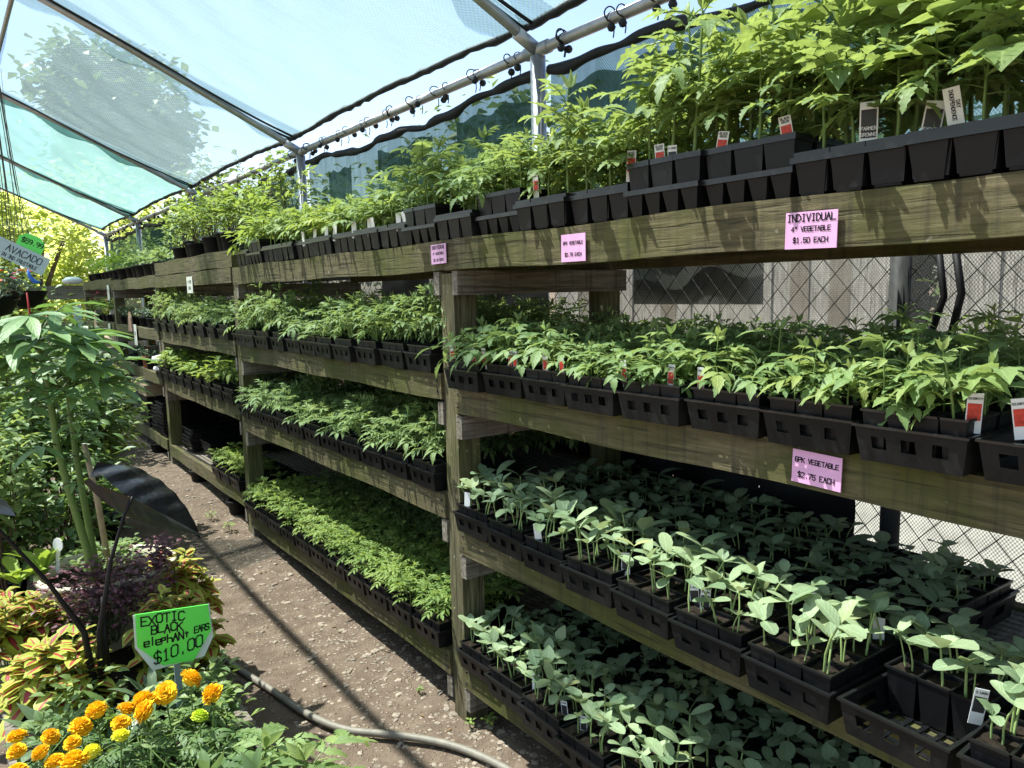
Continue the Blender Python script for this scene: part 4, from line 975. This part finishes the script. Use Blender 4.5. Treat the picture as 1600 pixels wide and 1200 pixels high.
# ------------------------------------------------------------------ left of the path: raised bed
random.seed(17)
bed = thing('raised_bed', 'low wooden raised bed beside the path filled with flowers', 'planter', (.40, 2.7, -.09))
for lo, hi in (((-.38, -1.0, -.02), (-.34, 1.0, .27)), ((.26, -1.0, -.02), (.30, 1.0, .27)), ((-.338, -1.0, -.02), (.258, -.96, .268)), ((-.338, .96, -.02), (.258, 1.0, .268))):
    m = MB(); m.box(lo, hi); m.build('plank', 'wood_grey', bed)
m = MB(); n = 14; m.add([(-.338+.596*i/n, -.958+1.916*j/n, .25+U(-.012, .012)) for j in range(n+1) for i in range(n+1)], [(j*(n+1)+i, j*(n+1)+i+1, (j+1)*(n+1)+i+1, (j+1)*(n+1)+i) for j in range(n) for i in range(n)]); m.build('soil', 'soil', bed, True)
BZ = .16
# blooms
def bloom(n=110, r=.030):
    m = MB(); m.lathe([(.001, -.6*r), (.5*r, -.45*r), (.62*r, 0), (.5*r, .3*r), (.001, .45*r)], n=10)
    for i in range(n):
        f = (i+.5)/n; el = radians(-18) + (pi/2-radians(-18))*f**.8; az = i*2.39996; d = dirv(az, el)
        p = Vector((d.x*r*.42, d.y*r*.42, d.z*r*.32)); side = Vector((-sin(az), cos(az), 0))
        m.leaf(p, (d+Vector((0, 0, .1))).normalized(), (UP*cos(el)-dirv(az, 0)*sin(el)), r*U(.5, .68), r*U(.42, .56), [(0, .4), (.5, .95), (.85, 1), (1, .7)], U(-.3, .6), U(-.3, .5), 0, U(0, 1), wave=.2)
    return m
BL = [bloom() for _ in range(3)]; BO = [b.mesh('flower', 'marigold_petal') for b in BL]; BY = [b.mesh('flower', 'yellow_petal') for b in BL]; BG = BL[1].mesh('flower', 'lime_petal')
FL = [(.042, 2.438), (.037, 2.347), (.116, 2.353), (.189, 2.363), (.236, 2.389), (.313, 2.402), (.36, 2.392), (.35, 2.312), (.285, 2.321), (.422, 2.409), (.498, 2.427), (.541, 2.329), (.161, 2.279), (.088, 2.26), (.115, 2.232), (.153, 2.184), (.031, 2.236)]
def marigold(c, fl, label, meshes, grp, zt=.42):
    t = thing('marigold_plant', label, 'marigold', (c[0], c[1], BZ), 0, grp); m = MB()
    for i in range(46):
        a, rr = U(0, 6.28), .15*sqrt(random.random()); p = Vector((cos(a)*rr, sin(a)*rr*.9, U(.02, .16)))
        compound(m, p, U(0, 6.28), U(-.1, .8), U(.09, .14), .34, 4, U(.4, 1.2), 0, 1, U(0, .6), LANCE, .36)
    for i in range(6): m.tube([(0, 0, 0), (U(-.08, .08), U(-.08, .08), .1), (U(-.12, .12), U(-.12, .12), .18)], .0025, 4, 1, False)
    m.build('foliage', ['broad_leaf', 'stem_green'], t)
    for (x, y) in fl:
        z = zt - BZ - .008 + U(-.02, .015); o = put('flower', random.choice(meshes), t, (x-c[0], y-c[1], z), U(0, 6)); o.rotation_euler = (U(-.9, .3), U(-.6, .5), U(0, 6)); s_ = U(.74, 1.2); o.scale = (s_, s_, s_*U(.75, 1.1))
        st = MB(); st.tube([(x-c[0], y-c[1], z-.018), ((x-c[0])*.9, (y-c[1])*.9, z-.1), ((x-c[0])*.7, (y-c[1])*.7, .03)], .0024, 5); st.build('flower_stalk', 'stem_green', t)
MG = 'marigolds at the front of the raised bed'
marigold((.06, 2.36), FL[0:3], 'orange marigold with two stacked blooms at the left edge of the bed', BO, MG)
marigold((.25, 2.40), FL[3:7], 'orange marigold with a row of blooms left of the price sign', BO, MG)
marigold((.33, 2.28), FL[7:9], 'orange marigold with two low blooms below the row', BO, MG)
marigold((.49, 2.40), FL[9:12], 'orange marigold with three blooms around the sign stake', BO, MG)
marigold((.11, 2.20), FL[12:17], 'deep orange marigold crowded with blooms at the bottom left corner', BO, MG)
marigold((.20, 2.21), [(.197, 2.211), (.272, 2.239)], 'lemon yellow marigold among the orange ones', BY, MG, .41)
marigold((.46, 2.22), [(.476, 2.234)], 'marigold with a single lime bloom right of the sign stake', [BG], MG, .415)

# cream-rimmed pot, black elephant ear, burgundy plant, tall cassava
t = thing('cream_pot', 'large pot with a cream rim at the back of the bed', 'plant pot', (.45, 3.64, .0)); m = MB(); m.lathe([(.20, -.08), (.255, .36), (.265, .43), (.275, .435), (.275, .455), (.255, .455), (.25, .40)], n=36); m.build('pot_shell', 'cream_plastic', t, True)
m = MB(); m.lathe([(.001, .42), (.2, .415), (.252, .40)], n=24); m.build('soil', 'soil', t)
m = bush((0, 0, .17), (.25, .17, .16), 1150, .030, .6, OV3, 40, (0, 0, -.02), .3, (-.2, .8), .0016); t = thing('burgundy_plant', 'low burgundy small-leaved plant at the foot of the elephant ear', 'bedding plant', (.40, 3.29, .27)); m.build('foliage', ['burgundy_leaf', 'stem_dark'], t)
t = thing('burgundy_plant', 'burgundy small-leaved plant lit pink at the right of the cream pot', 'bedding plant', (.60, 3.45, .45)); bush((0, 0, .07), (.10, .10, .09), 240, .032, .6, OV3, 10, (0, 0, -.02), .3, (-.2, .8), .0016).build('foliage', ['burgundy_leaf', 'stem_dark'], t)

def elephant_leaf(mb, pts_mid, base_lobe, W, nrm, fold_side=0, fold_a=0):
    """big arrow-shaped blade: midrib from the two back lobes over the stalk to the tip"""
    tipv, ctr = Vector(pts_mid[1]), Vector(pts_mid[0]); ax = tipv-ctr; L = ax.length; ax.normalize(); nrm = Vector(nrm).normalized(); side = ax.cross(nrm).normalized(); nrm = side.cross(ax).normalized()
    prof = [(-.56, .0, .46), (-.44, .20, .62), (-.30, .10, .80), (-.15, .03, .94), (.0, 0, 1.0), (.18, 0, .98), (.38, 0, .86), (.58, 0, .64), (.78, 0, .36), (.92, 0, .14), (1, 0, .0)]
    k = 7; rows = []; fine = []
    for (a, b) in zip(prof, prof[1:]):
        for i in range(7): fine.append(tuple(a[q]+(b[q]-a[q])*i/7 for q in range(3)))
    fine.append(prof[-1])
    for (t_, inn, wd) in fine:
        row = []
        for sg in (-1, 1):
            r_ = []
            for j in range(k+1):
                f = inn + (wd-inn)*j/k if t_ < 0 else wd*j/k
                if t_ < -.55: f = .30 + .16*j/k
                dz = -.55*W*(f**2)*.42 + .012*(sin((t_-f*.42)*10.5+.4)**2)*min(1, f*2.2)*(1.1-t_) - .18*L*max(0, t_)**2 - (.12*L*t_*t_ if t_ < 0 else 0)
                sd = side*(sg*f*W*.5)
                if sg == fold_side: sd = Matrix.Rotation(fold_a*sg, 3, ax) @ (sd*.42); dz *= .3
                r_.append(ctr + ax*(L*t_) + sd + nrm*dz)
            row.append(r_)
        rows.append(row)
    for s_ in (0, 1):
        vs = [p for r in rows for p in r[s_]]; m_ = k+1
        fs = [(i*m_+j, i*m_+j+1, (i+1)*m_+j+1, (i+1)*m_+j) for i in range(len(rows)-1) for j in range(k)]
        if s_ == 0: fs = [q[::-1] for q in fs]
        mb.add(vs, fs)
FSIDE = 1
t = thing('elephant_ear', 'exotic black elephant ear with one big glossy drooping leaf in the bed', 'elephant ear', (0, 0, 0))
m = MB(); elephant_leaf(m, ((.455, 2.90, .905), (.682, 2.86, .735)), None, .285, (-.30, -.60, .74), FSIDE, .95); m.build('leaf_blade', 'black_leaf', t, True)
m = MB(); elephant_leaf(m, ((-.02, 2.9, 1.02), (.115, 2.82, .955)), None, .20, (.1, -.15, 1)); m.build('leaf_blade', 'black_leaf', t, True)
for pts in ([(.31, 2.9, .24), (.315, 2.9, .45), (.37, 2.9, .70), (.425, 2.91, .85), (.455, 2.9, .912)], [(.29, 2.9, .24), (.27, 2.9, .47), (.18, 2.9, .67), (.07, 2.9, .86), (-.01, 2.9, 1.0)]):
    m = MB(); m.tube(pts, [.014, .010, .007, .0055, .0045], 8); m.build('leaf_stalk', 'black_stalk', t, True)
for pts in ([(.33, 2.93, .24), (.335, 2.94, .42), (.34, 2.95, .56)],):
    m = MB(); m.tube(pts, [.014, .011, .006], 8); m.build('leaf_stalk', 'black_stalk', t, True)

def palmate(mb, p, az, el, pet, L, n=6):
    d = dirv(az, el); q = Vector(p) + d*pet - UP*pet*.12
    mb.tube([p, Vector(p)+d*pet*.5+UP*.01, q], [.0035, .003, .0025], 5, 1, False)
    for i in range(n):
        a = az + (i-(n-1)/2)*(4.4/n)+U(-.12, .12); s_ = L*(1-.28*abs(i-(n-1)/2)/((n-1)/2))*U(.9, 1.1)
        mb.leaf(q, dirv(a, U(-.35, .15)), UP+Vector((cos(az), sin(az), 0))*.3, s_, s_*U(.24, .30), [(0, .1), (.15, .5), (.35, .9), (.55, 1), (.75, .72), (.9, .32), (1, .02)], U(.2, .75), U(.12, .35), 0, U(0, 1), wave=.04)
t = thing('cassava_plant', 'tall cassava-like plant with two thick green stems and hand-shaped leaves', 'tall plant', (0, 0, 0))
S1 = [(.375, 3.52, .42), (.365, 3.5, .58), (.325, 3.5, .80), (.294, 3.5, 1.01), (.283, 3.5, 1.27), (.263, 3.5, 1.42), (.262, 3.5, 1.47)]; S2 = [(.40, 3.55, .42), (.392, 3.55, .55), (.362, 3.55, .95), (.352, 3.55, 1.22), (.372, 3.55, 1.34)]
for pts, rr in ((S1, [.016, .016, .0145, .014, .012, .009, .006]), (S2, [.0145, .014, .012, .009, .005])):
    m = MB(); m.tube(pts, rr, 9); m.build('stem', 'stem_green', t, True)
m = MB()
for i in range(24): palmate(m, (.263+U(-.01, .01), 3.5, 1.33+.15*i/24), i*2.4+.4, U(.1, .9), U(.10, .19), U(.19, .25), random.choice((5, 6, 7)))
for i in range(16): palmate(m, (.365+U(-.01, .01), 3.55, 1.20+.14*i/16), i*2.4, U(.0, .7), U(.08, .17), U(.15, .20), random.choice((5, 6)))
for (z_, a, l_) in ((1.22, -1.6, .16), (1.27, .6, .17), (1.18, -2.9, .16), (1.12, .1, .14), (1.05, -.4, .14), (1.02, -2.4, .14), (1.1, -.9, .12), (.95, .3, .08), (.86, -1.2, .07), (1.16, 2.6, .13)): palmate(m, (.30, 3.5, z_), a, .3, .09, l_, 4)
m.build('leaf_crown', ['cassava_leaf', 'stem_dark'], t, True)
tag((lambda m: (m.tube([(.455, 3.62, .42), (.43, 3.6, .75), (.40, 3.6, 1.0)], [.013, .012, .01], 8), m.build('cane_stake', 'crate_wood', None, True))[-1])(MB()), 'brown cane stake behind the green stems in the cream pot', 'stake')
t = thing('white_label_stake', 'white plastic label stuck among the stems behind the bed', 'plant label', (.27, 3.72, .44), 0, None, (.3, -.1, .5)); m = MB(); m.box((-.002, -.012, 0), (.002, .012, .12)); m.build('stem', 'tag_white', t); m = MB(); m.lathe([(.001, 0), (.03, 0), (.03, .003), (.001, .003)], (0, 0, 0), 12); o = m.build('head', 'tag_white', t); o.rotation_euler = (0, -1.4, 0); o.location = (0, 0, .14)

for (x, y, z, s_, lab, mt) in ((.45, 3.66, .42, .16, 'weedy green growth inside the cream pot', 'tomato_leaf'), (.20, 3.42, .22, .17, 'small green clump left of the burgundy plant', 'lush_leaf'), (.30, 3.36, .24, .12, 'dark green clump before the cream pot', 'broad_leaf')):
    t = thing('leafy_plant', lab, 'bedding plant', (x, y, z)); bush((0, 0, s_*.5), (s_, s_*.9, s_*.75 if z < .4 else .05), 260, .042, .55, OV3, 12, (0, 0, 0), .3, (-.2, .8), .002).build('foliage', [mt, 'stem_green'], t)
# coleus, lime paddle plant, fillers
def coleus(c, h, R, n, label, L=.085):
    t = thing('coleus', label, 'coleus', (c[0], c[1], BZ), U(0, 6), 'coleus clumps around the elephant ear'); m = MB()
    for i in range(n):
        a, rr = U(0, 6.28), R*sqrt(random.random()); hh = h*(1-.45*(rr/R)**2)*U(.85, 1.1); top = Vector((cos(a)*rr, sin(a)*rr, hh))
        m.tube([(cos(a)*rr*.4, sin(a)*rr*.4, 0), top*.6+Vector((0, 0, .02)), top], .003, 4, 1, False); a0 = U(0, 6.28)
        for k in range(4):
            for q in (0, pi):
                s_ = 1.15*L*(.55+.18*k)*U(.85, 1.15); m.leaf(top - UP*.028*k, dirv(a0+q+k*pi/2+U(-.2, .2), .55-.3*k+U(-.15, .15)), UP, s_, s_*U(.56, .68), OV, U(.4, 1.0), U(.05, .25), 0, U(0, 1), (U(.12, .46), 2), .07)
    m.build('foliage', ['coleus_leaf', 'stem_green', 'coleus_heart'], t)
coleus((.07, 3.38), .34, .17, 34, 'yellow coleus with red hearts at the far left of the bed'); coleus((.21, 3.00), .27, .13, 22, 'red-centred coleus in front of the elephant ear stalks', .1)
coleus((.69, 3.52), .33, .13, 26, 'pale yellow coleus at the right of the cream pot'); coleus((.58, 3.10), .28, .16, 34, 'yellow-green coleus spilling over the path behind the sign'); coleus((.13, 3.15), .2, .1, 10, 'small lime coleus between the red ones at left')
def paddles(c, label, n, L, mat, grp=None, W=.3, el=(.6, 1.3)):
    t = thing('leafy_plant', label, 'bedding plant', c, 0, grp); m = MB()
    for i in range(n):
        s_ = L*U(.7, 1.1); m.leaf((U(-.01, .01), U(-.01, .01), U(0, .03)), dirv(i*2.4+U(-.3, .3), U(*el)), dirv(i*2.4, -.4)*-1+UP*.2, s_, s_*W, [(0, .2), (.2, .5), (.45, .9), (.65, 1), (.85, .6), (1, .03)], U(.3, 1.0), .25, 0, U(.2, 1), wave=.05)
    m.build('foliage', [mat, 'stem_green'], t)
paddles((.22, 3.72, .42), 'bright lime upright paddle-leaved plant at the left behind the coleus', 9, .19, 'lime_leaf'); paddles((.12, 3.72, .42), 'bright lime drooping paddle-leaved plant at the left edge', 7, .20, 'lime_leaf', None, .34, (.2, .8))
for i, (x, y) in enumerate(((.32, 2.72), (.45, 2.78), (.22, 2.68), (.55, 2.62), (.38, 2.58), (.14, 2.78), (.56, 2.85), (.30, 2.52))):
    paddles((x, y, BZ), f"narrow dark-leaved bed plant {['behind the marigold row','below the elephant ear','left of centre','behind the lime sign','nearest the sign stake','at the left plank','by the right plank','just behind the blooms'][i]}", 20, .17, 'grey_leaf' if i % 2 else 'broad_leaf', 'dark filler plants in the bed', .2, (.2, 1.2))
for i, (x, y) in enumerate(((.16, 2.62), (.56, 2.45), (.24, 2.86), (.58, 2.72))):
    m = bush((0, 0, .11), (.13, .12, .10), 150, .045, .5, OV3, 8, (0, 0, 0), .3, (-.2, .8), .002); t = thing('leafy_plant', ['small-leaved green clump at the left plank', 'dark feathery clump right of the stake', 'green clump under the red-centred coleus', 'dark clump on the path side of the sign'][i], 'bedding plant', (x, y, BZ), 0, 'green clumps in the bed'); m.build('foliage', ['broad_leaf' if i % 2 else 'tomato_leaf', 'stem_green'], t)
for i, (x, y, h) in enumerate(((.46, 2.06, .18), (.60, 2.10, .17), (.70, 1.98, .16), (.34, 2.08, .16), (.54, 1.95, .2))):
    m = tomato(h, 10, .21, .5, 3, JAG, 1, (.1, .7), .004); t = thing('leafy_plant', ['bright ferny plant in front of the sign stake', 'ferny plant left of the hose', 'bright ferny plant reaching over the path at the bottom', 'ferny plant beside the deep orange marigold', 'ferny plant closest to the bottom edge'][i], 'bedding plant', (x, y, BZ-.01), U(0, 6), 'ferny plants at the near end of the bed'); m.build('foliage', ['young_leaf', 'stem_green'], t, True)

# signs
t = thing('price_sign', 'lime green EXOTIC BLACK elephant EARS $10.00 sign on a grey stake', 'price sign', (.5, 2.6, 0)); P = [(-.113, .602), (.107, .578), (.112, .487), (.050, .399), (-.044, .410), (-.115, .495)]
m = MB(); k = len(P); m.add([(x, 0, z) for x, z in P]+[(x, .004, z) for x, z in P], [tuple(range(k-1, -1, -1))[::-1], tuple(range(2*k-1, k-1, -1))] + [(i, i+k, (i+1) % k+k, (i+1) % k) for i in range(k)]); m.build('board', 'lime_card', t)
m = MB(); Q = [(-.119, .600), (.113, .576), (.118, .46), (.085, .40), (-.075, .40), (-.121, .49)]; m.add([(x, .006, z) for x, z in Q]+[(x, .008, z) for x, z in Q], [tuple(range(k)), tuple(range(2*k-1, k-1, -1))] + [(i, i+k, (i+1) % k+k, (i+1) % k) for i in range(k)]); m.build('plastic_sleeve', 'clear_film', t)
m = MB(); m.box((-.010, .010, .10), (.010, .018, .44)); m.build('stake', 'stake_grey', t)
m = MB(); ux, uy = (1, 0, -.10), (.06, 0, 1); r = .0046
write(m, 'EXOTIC', (-.035, -.0015, .554), ux, uy, .029, r, .62, .25, 0, .12); write(m, 'BLACK', (-.025, -.0015, .520), ux, uy, .027, r, .6, .2, 0, .12)
write(m, 'elephANt', (-.028, -.0015, .486), (1, 0, -.04), uy, .025, r, .58, .2, 0, .12); write(m, 'EARS', (.081, -.0015, .492), (1, 0, .05), uy, .021, r*.85, .5, .15, 0, .05); write(m, '$10.00', (.004, -.0015, .432), (1, 0, .12), uy, .038, r, .55, .25, 0, .05)
m.build('lettering', 'ink', t)
t = thing('hanging_sign', 'pale blue hand-lettered AVACADO sign hanging tilted at the left edge', 'hanging sign', (.238, 3.5, 1.768), 0, None, (0, radians(29), 0)); m = MB(); m.box((-.105, 0, -.036), (.088, .004, .034)); m.build('board', 'board_blue', t)
m = MB(); write(m, 'AVACADO', (.004, -.0015, -.004), (1, 0, 0), UP, .024, .0026, .6, .25, 0, .06); write(m, 'IN 3ND FRUITABLE', (0, -.0015, -.028), (1, 0, 0), UP, .013, .0018, .5, .2, 0, .06); m.build('lettering', 'ink', t)
t = thing('price_sign', 'lime green $59.99 price card behind the AVACADO sign', 'price sign', (.268, 3.51, 1.808), 0, None, (0, radians(24), 0)); m = MB(); P = [(-.045, -.03), (.045, -.03), (.045, .022), (.022, .042), (-.022, .042), (-.045, .022)]; k = 6
m.add([(x, 0, z) for x, z in P]+[(x, .003, z) for x, z in P], [tuple(range(k)), tuple(range(2*k-1, k-1, -1))] + [(i, i+k, (i+1) % k+k, (i+1) % k) for i in range(k)]); m.build('board', 'lime_card', t)
m = MB(); write(m, '$59.99', (.004, -.0015, .004), (1, 0, 0), UP, .018, .0026, .55, .25); m.build('lettering', 'ink', t)
t = thing('string_bundle', 'bundle of loose dark strings hanging from the roof at the left edge', 'strings', (.22, 3.52, 1.8))
for i in range(9):
    a = U(-.03, .03); m = MB(); m.tube([(-.06+i*.002, U(-.01, .01), 2.2), (-.02+a*.5, 0, .7), (a, 0, .2+U(-.05, .05)), (a+U(-.02, .03), 0, U(-.02, .04))], .0018, 4); m.build('string', 'string_grey', t)

# hose, weeds
m = MB(); H0 = [(.62, 4.6, -.03), (.78, 4.1, -.03), (.86, 3.75, -.03), (.894, 3.435, -.04), (.957, 3.145, -.05), (1.017, 2.859, -.06), (1.095, 2.662, -.07), (1.234, 2.507, -.078), (1.357, 2.335, -.08), (1.43, 2.14, -.08), (1.47, 1.9, -.08)]
pts = []
for i in range(len(H0)-1):
    p0, p1, p2, p3 = [Vector(H0[min(len(H0)-1, max(0, i+k))]) for k in (-1, 0, 1, 2)]
    for s_ in range(5):
        q = s_/5; pts.append(.5*((2*p1)+(p2-p0)*q+(2*p0-5*p1+4*p2-p3)*q*q+(3*p1-p0-3*p2+p3)*q**3))
pts = [Vector((p.x, p.y, gz(p.x, p.y)+.018)) for p in pts]
m.tube(pts, .0145, 10); tag(m.build('garden_hose', 'hose_grey', None, True), 'grey garden hose snaking across the gravel path', 'hose')
for i, (x, y, s_) in enumerate(((1.56, 2.36, .9), (1.50, 2.40, .6), (1.40, 5.25, 1.1), (1.36, 5.55, .9), (1.47, 2.75, .5), (.80, 4.9, 1.0))):
    m = broad(.05*s_, 9, .032*s_); t = tag(m.build('weed', ['lush_leaf', 'stem_green']), ['green weed at the foot of the near post', 'small yellowish weed left of the near post foot', 'weed under the front beam by the second post', 'weed just past the second post', 'tiny weed in the shade under the bottom shelf', 'weed at the left edge of the path'][i], 'weed'); t.location = (x, y, gz(x, y))

# ------------------------------------------------------------------ left of the path: potted shrubs, baskets
random.seed(53)
def shrub(c, R, n, L, label, mats=('broad_leaf', 'stem_brown'), W=.52, prof=OV, stems=12, pot=(.15, .24), el=(-.5, .7), group='leafy shrubs left of the path', smooth=True):
    g = gz(c[0], c[1]); t = thing('potted_shrub', label, 'shrub', (c[0], c[1], g), 0, group)
    m = bush((0, 0, c[2]-g), R, int(n*2.5), L*.92, W, prof, stems, (0, 0, pot[1]*.9), .25, el, .006, .04); m.build('foliage', list(mats), t, smooth)
    p = MB(); r, h = pot; p.lathe([(r*.78, 0), (r*.97, h*.9), (r*1.05, h*.9), (r*1.05, h), (r*.97, h), (r*.93, h*.85), (.001, h*.85)], n=18); p.build('pot_shell', 'black_matte', t, True)
shrub((.05, 4.55, .62), (.36, .32, .42), 420, .085, 'low broad-leaved shrub at the left edge behind the lime paddles', ('broad_leaf', 'stem_brown')); shrub((.42, 4.75, .80), (.30, .30, .50), 380, .085, 'dark broad-leaved shrub behind the two green stems')
shrub((.12, 5.3, .95), (.42, .36, .52), 480, .095, 'tall sunlit shrub behind the cassava at left', ('tomato_leaf', 'stem_brown')); shrub((.62, 5.35, .85), (.24, .34, .42), 300, .09, 'dark shrub whose branches reach towards the path', ('broad_leaf', 'stem_brown'))
shrub((.30, 6.6, 1.0), (.55, .5, .6), 460, .10, 'large mixed shrub further back on the left', ('tomato_leaf', 'stem_brown')); shrub((.98, 8.2, .80), (.32, .5, .62), 380, .075, 'dark vine-like shrub at the far left of the path', ('grey_leaf', 'stem_dark')); shrub((1.28, 10.6, .85), (.26, .5, .65), 380, .065, 'dark climbing plant hanging before the far shelves', ('broad_leaf', 'stem_dark'))
shrub((-.5, 4.2, .75), (.4, .5, .5), 240, .1, 'broad-leaved shrub outside the bed at far left'); shrub((.86, 9.4, 1.05), (.4, .5, .6), 300, .08, 'yellow-green shrub near the end of the path', ('lime_leaf', 'stem_brown')); shrub((-.1, 8.2, 1.25), (.6, .6, .75), 420, .1, 'tall shrub behind the hanging baskets', ('broad_leaf', 'stem_brown'))
shrub((.72, 5.75, .82), (.30, .34, .46), 330, .085, 'sunlit leafy shrub filling the gap beside the path', ('tomato_leaf', 'stem_brown')); shrub((.34, 4.15, .55), (.26, .22, .36), 260, .07, 'low leafy shrub right behind the cream pot', ('broad_leaf', 'stem_brown')); shrub((.10, 4.1, .80), (.26, .24, .45), 280, .075, 'bushy sunlit shrub left of the green stems', ('tomato_leaf', 'stem_brown'))
def basket(c, R, n, label, fl, mats):
    t = thing('hanging_basket', label, 'hanging basket', c, 0, 'hanging baskets at the left'); m = MB(); m.lathe([(.02, -.12), (.10, -.10), (.15, 0), (.155, .005), (.14, .0), (.001, -.02)], n=16); m.build('bowl', 'black_matte', t, True)
    m = bush((0, 0, .05), R, n, .06, .5, OV3, 10, (0, 0, 0), .3, (-.8, .8), .002); m.build('foliage', list(mats), t)
    for k in range(3): h = MB(); h.tube([(.15*cos(k*2.1), .15*sin(k*2.1), 0), (0, 0, .55), (0, 0, 1.5)], .0015, 3); h.build('hanger', 'string_grey', t)
    for fm, k_ in fl:
        for _ in range(k_):
            f = MB(); p = Vector((U(-R[0], R[0])*.8, U(-R[1], R[1])*.8, U(-.1, .2)))
            for k in range(6): f.leaf(p, dirv(k*1.05, U(.0, .7)), UP, .035, .028, OV3, .4, .2, 0, U(0, 1))
            f.build('flower', fm, t)
basket((.20, 5.6, 1.62), (.20, .20, .16), 160, 'basket of dark foliage with pink flowers under the AVACADO sign', [('pink_petal', 4), ('red_petal', 5)], ('grey_leaf', 'stem_dark')); basket((.42, 6.4, 1.66), (.2, .2, .2), 170, 'basket with red flowers beside the blue plastic strip', [('red_petal', 7)], ('broad_leaf', 'stem_dark')); basket((.05, 6.2, 1.85), (.25, .25, .22), 200, 'trailing grey-green basket highest at the left edge', [], ('grey_leaf', 'stem_dark'))
tag((lambda m: (m.tube([(.325, 4.5, 1.75), (.33, 4.5, 1.715), (.35, 4.5, 1.69), (.375, 4.5, 1.685)], [.004, .010, .012, .004], 7), m.build('plastic_strip', 'blue_plastic', None, True))[-1])(MB()), 'crumpled blue plastic strip hanging below the AVACADO sign', 'plastic strip')
tag((lambda m: (m.tube([(.325, 4.7, 1.64), (.33, 4.7, 1.5), (.34, 4.7, 1.42)], [.004, .006, .004], 6), m.build('ribbon', 'ribbon_red', None, True))[-1])(MB()), 'thin red ribbon hanging below the blue plastic strip', 'ribbon')

m = MB(); m.box((3.2, -6, -.16), (6.4, 14, -.06)); plain('bright_slab', (.27, .27, .25), .9, .2, vary=.2, nscale=3); kind(m.build('added_pale_slab', 'bright_slab'), 'structure')  # pale slab added outside so the ground behind the netting looks brightly sunlit
# ------------------------------------------------------------------ beyond: plank fence, plank wall, trees
t = thing('board_fence', 'weathered grey board fence across the far end of the path', 'fence', (0, 14.2, .1))
for z0, z1 in ((1.50, 1.72), (.95, 1.15)):
    m = MB(); m.box((-4, -.02, z0), (2.2, .02, z1)); m.build('rail', 'wood_grey', t)
for x in (-3.6, -2.2, -.8, .6, 1.95):
    m = MB(); m.box((x-.06, .022, -.2), (x+.06, .14, 1.85)); m.build('post', 'wood_grey', t)
m = MB(); m.lathe([(.01, 0), (.14, .02), (.17, .12), (.10, .22), (.01, .24)], n=12); o = m.build('white_bag', 'white_bag', None, True); o.location = (1.62, 14.2, 1.84); o.scale = (.9, .7, .5); tag(o, 'white bag lying on top of the far board fence', 'bag')
m = MB(); m.box((1.58, 13.98, .1), (1.68, 14.06, 1.5)); o = m.build('white_post', 'board_blue'); tag(o, 'white post standing in front of the far board fence', 'post')
wl = thing('plank_wall', 'pale upright plank wall seen through the netting behind the fence', 'plank wall', (6.6, 0, 0)); random.seed(9)
y = -2.0
while y < 9:
    wd = U(.16, .26)
    if not 3.0 < y < 3.4:
        m = MB(); m.box((U(-.02, .0), y+.0015, -.15), (.04, y+wd-.0015, U(1.9, 2.1))); m.build('plank', random.choice(('wood_plank', 'wood_plank', 'wood_plank', 'wood_grey')), wl)
    y += wd

def tree(x, y, h, R, zc, label, mat, n=2600, leaf=.22, clumps=30, grp=None, trunk=.16):
    t = thing('tree', label, 'tree', (x, y, 0), 0, grp); m = MB(); g = 0; zb = zc-R[2]*.8
    m.tube([(0, 0, -.2), (U(-.1, .1), U(-.1, .1), zb*.6), (U(-.2, .2), U(-.2, .2), zc)], [trunk, trunk*.8, trunk*.4], 9); cl = []
    for i in range(clumps):
        while True:
            q = Vector((U(-1, 1), U(-1, 1), U(-1, 1)))
            if .35 < q.length < 1: break
        c = Vector((q.x*R[0], q.y*R[1], zc+q.z*R[2])); cl.append((c, U(.22, .42)))
        if i < 12: m.tube([(0, 0, zb*.7+U(0, R[2]*.5)), c*.5+Vector((0, 0, zc*.25)), c], [trunk*.35, trunk*.2, trunk*.06], 5)
    m.build('trunk', 'bark', t, True); c_ = MB(); rm = sum(R)/3
    for i in range(n):
        c, cr_ = random.choice(cl); d = Vector((random.gauss(0, .5), random.gauss(0, .5), random.gauss(0, .42)))*cr_*rm*1.1
        s_ = leaf*U(.6, 1.3); c_.leaf(c+d, dirv(U(0, 6.28), U(-.7, .6)), UP+Vector((U(-.6, .6), U(-.6, .6), 0)), s_, s_*.7, [(0, .2), (.5, 1), (1, .1)], U(0, 1), U(0, .4), 0, U(0, 1))
    c_.build('crown', mat, t)
random.seed(77)
SP = [(-3.5, 24, 5.2), (-.5, 22, 4.9), (1.8, 23, 5.0), (4.0, 25, 5.2), (6.2, 27, 5.0), (.6, 28, 5.6), (3.2, 30, 6), (-6, 27, 5.6)]
for i, (x, y, h) in enumerate(SP):
    tree(x, y, h, (2.0, 1.8, h*.46), h*.52, f"bright yellow-green spring tree beyond the far end, {['left of the strings','behind the AVACADO sign','in the middle of the gap','right of the gap','behind the far corner pole','taller, behind the middle','taller, behind the right','farthest left'][i]}", 'spring_leaf', 2600, .24, 34, 'spring trees beyond the path')
tree(7.0, 40, 13, (3.0, 3.0, 3.2), 9.7, 'big rounded tree showing through the roof cloth at the left', 'tree_leaf', 11000, .46, 90, None, .32)
RT_ = [(8.6, 4.2, 4.6), (9.5, 7.5, 5.6), (8.2, 11.0, 5.2), (9.0, 15, 5.8), (7.6, 19, 5.4), (6.2, 22.5, 5.4), (9.4, 1.0, 5.0)]
for i, (x, y, h) in enumerate(RT_):
    tree(x, y, h, (1.6, 1.7, h*.42), h*.55, f"dark green tree outside the netting, {['behind the tall tomatoes','behind the near pole','between near and second poles','behind the second pole','behind the third pole','at the far corner of the fence','behind the right edge'][i]}", 'tree_leaf', 1700, .22, 26, 'trees outside the netting')
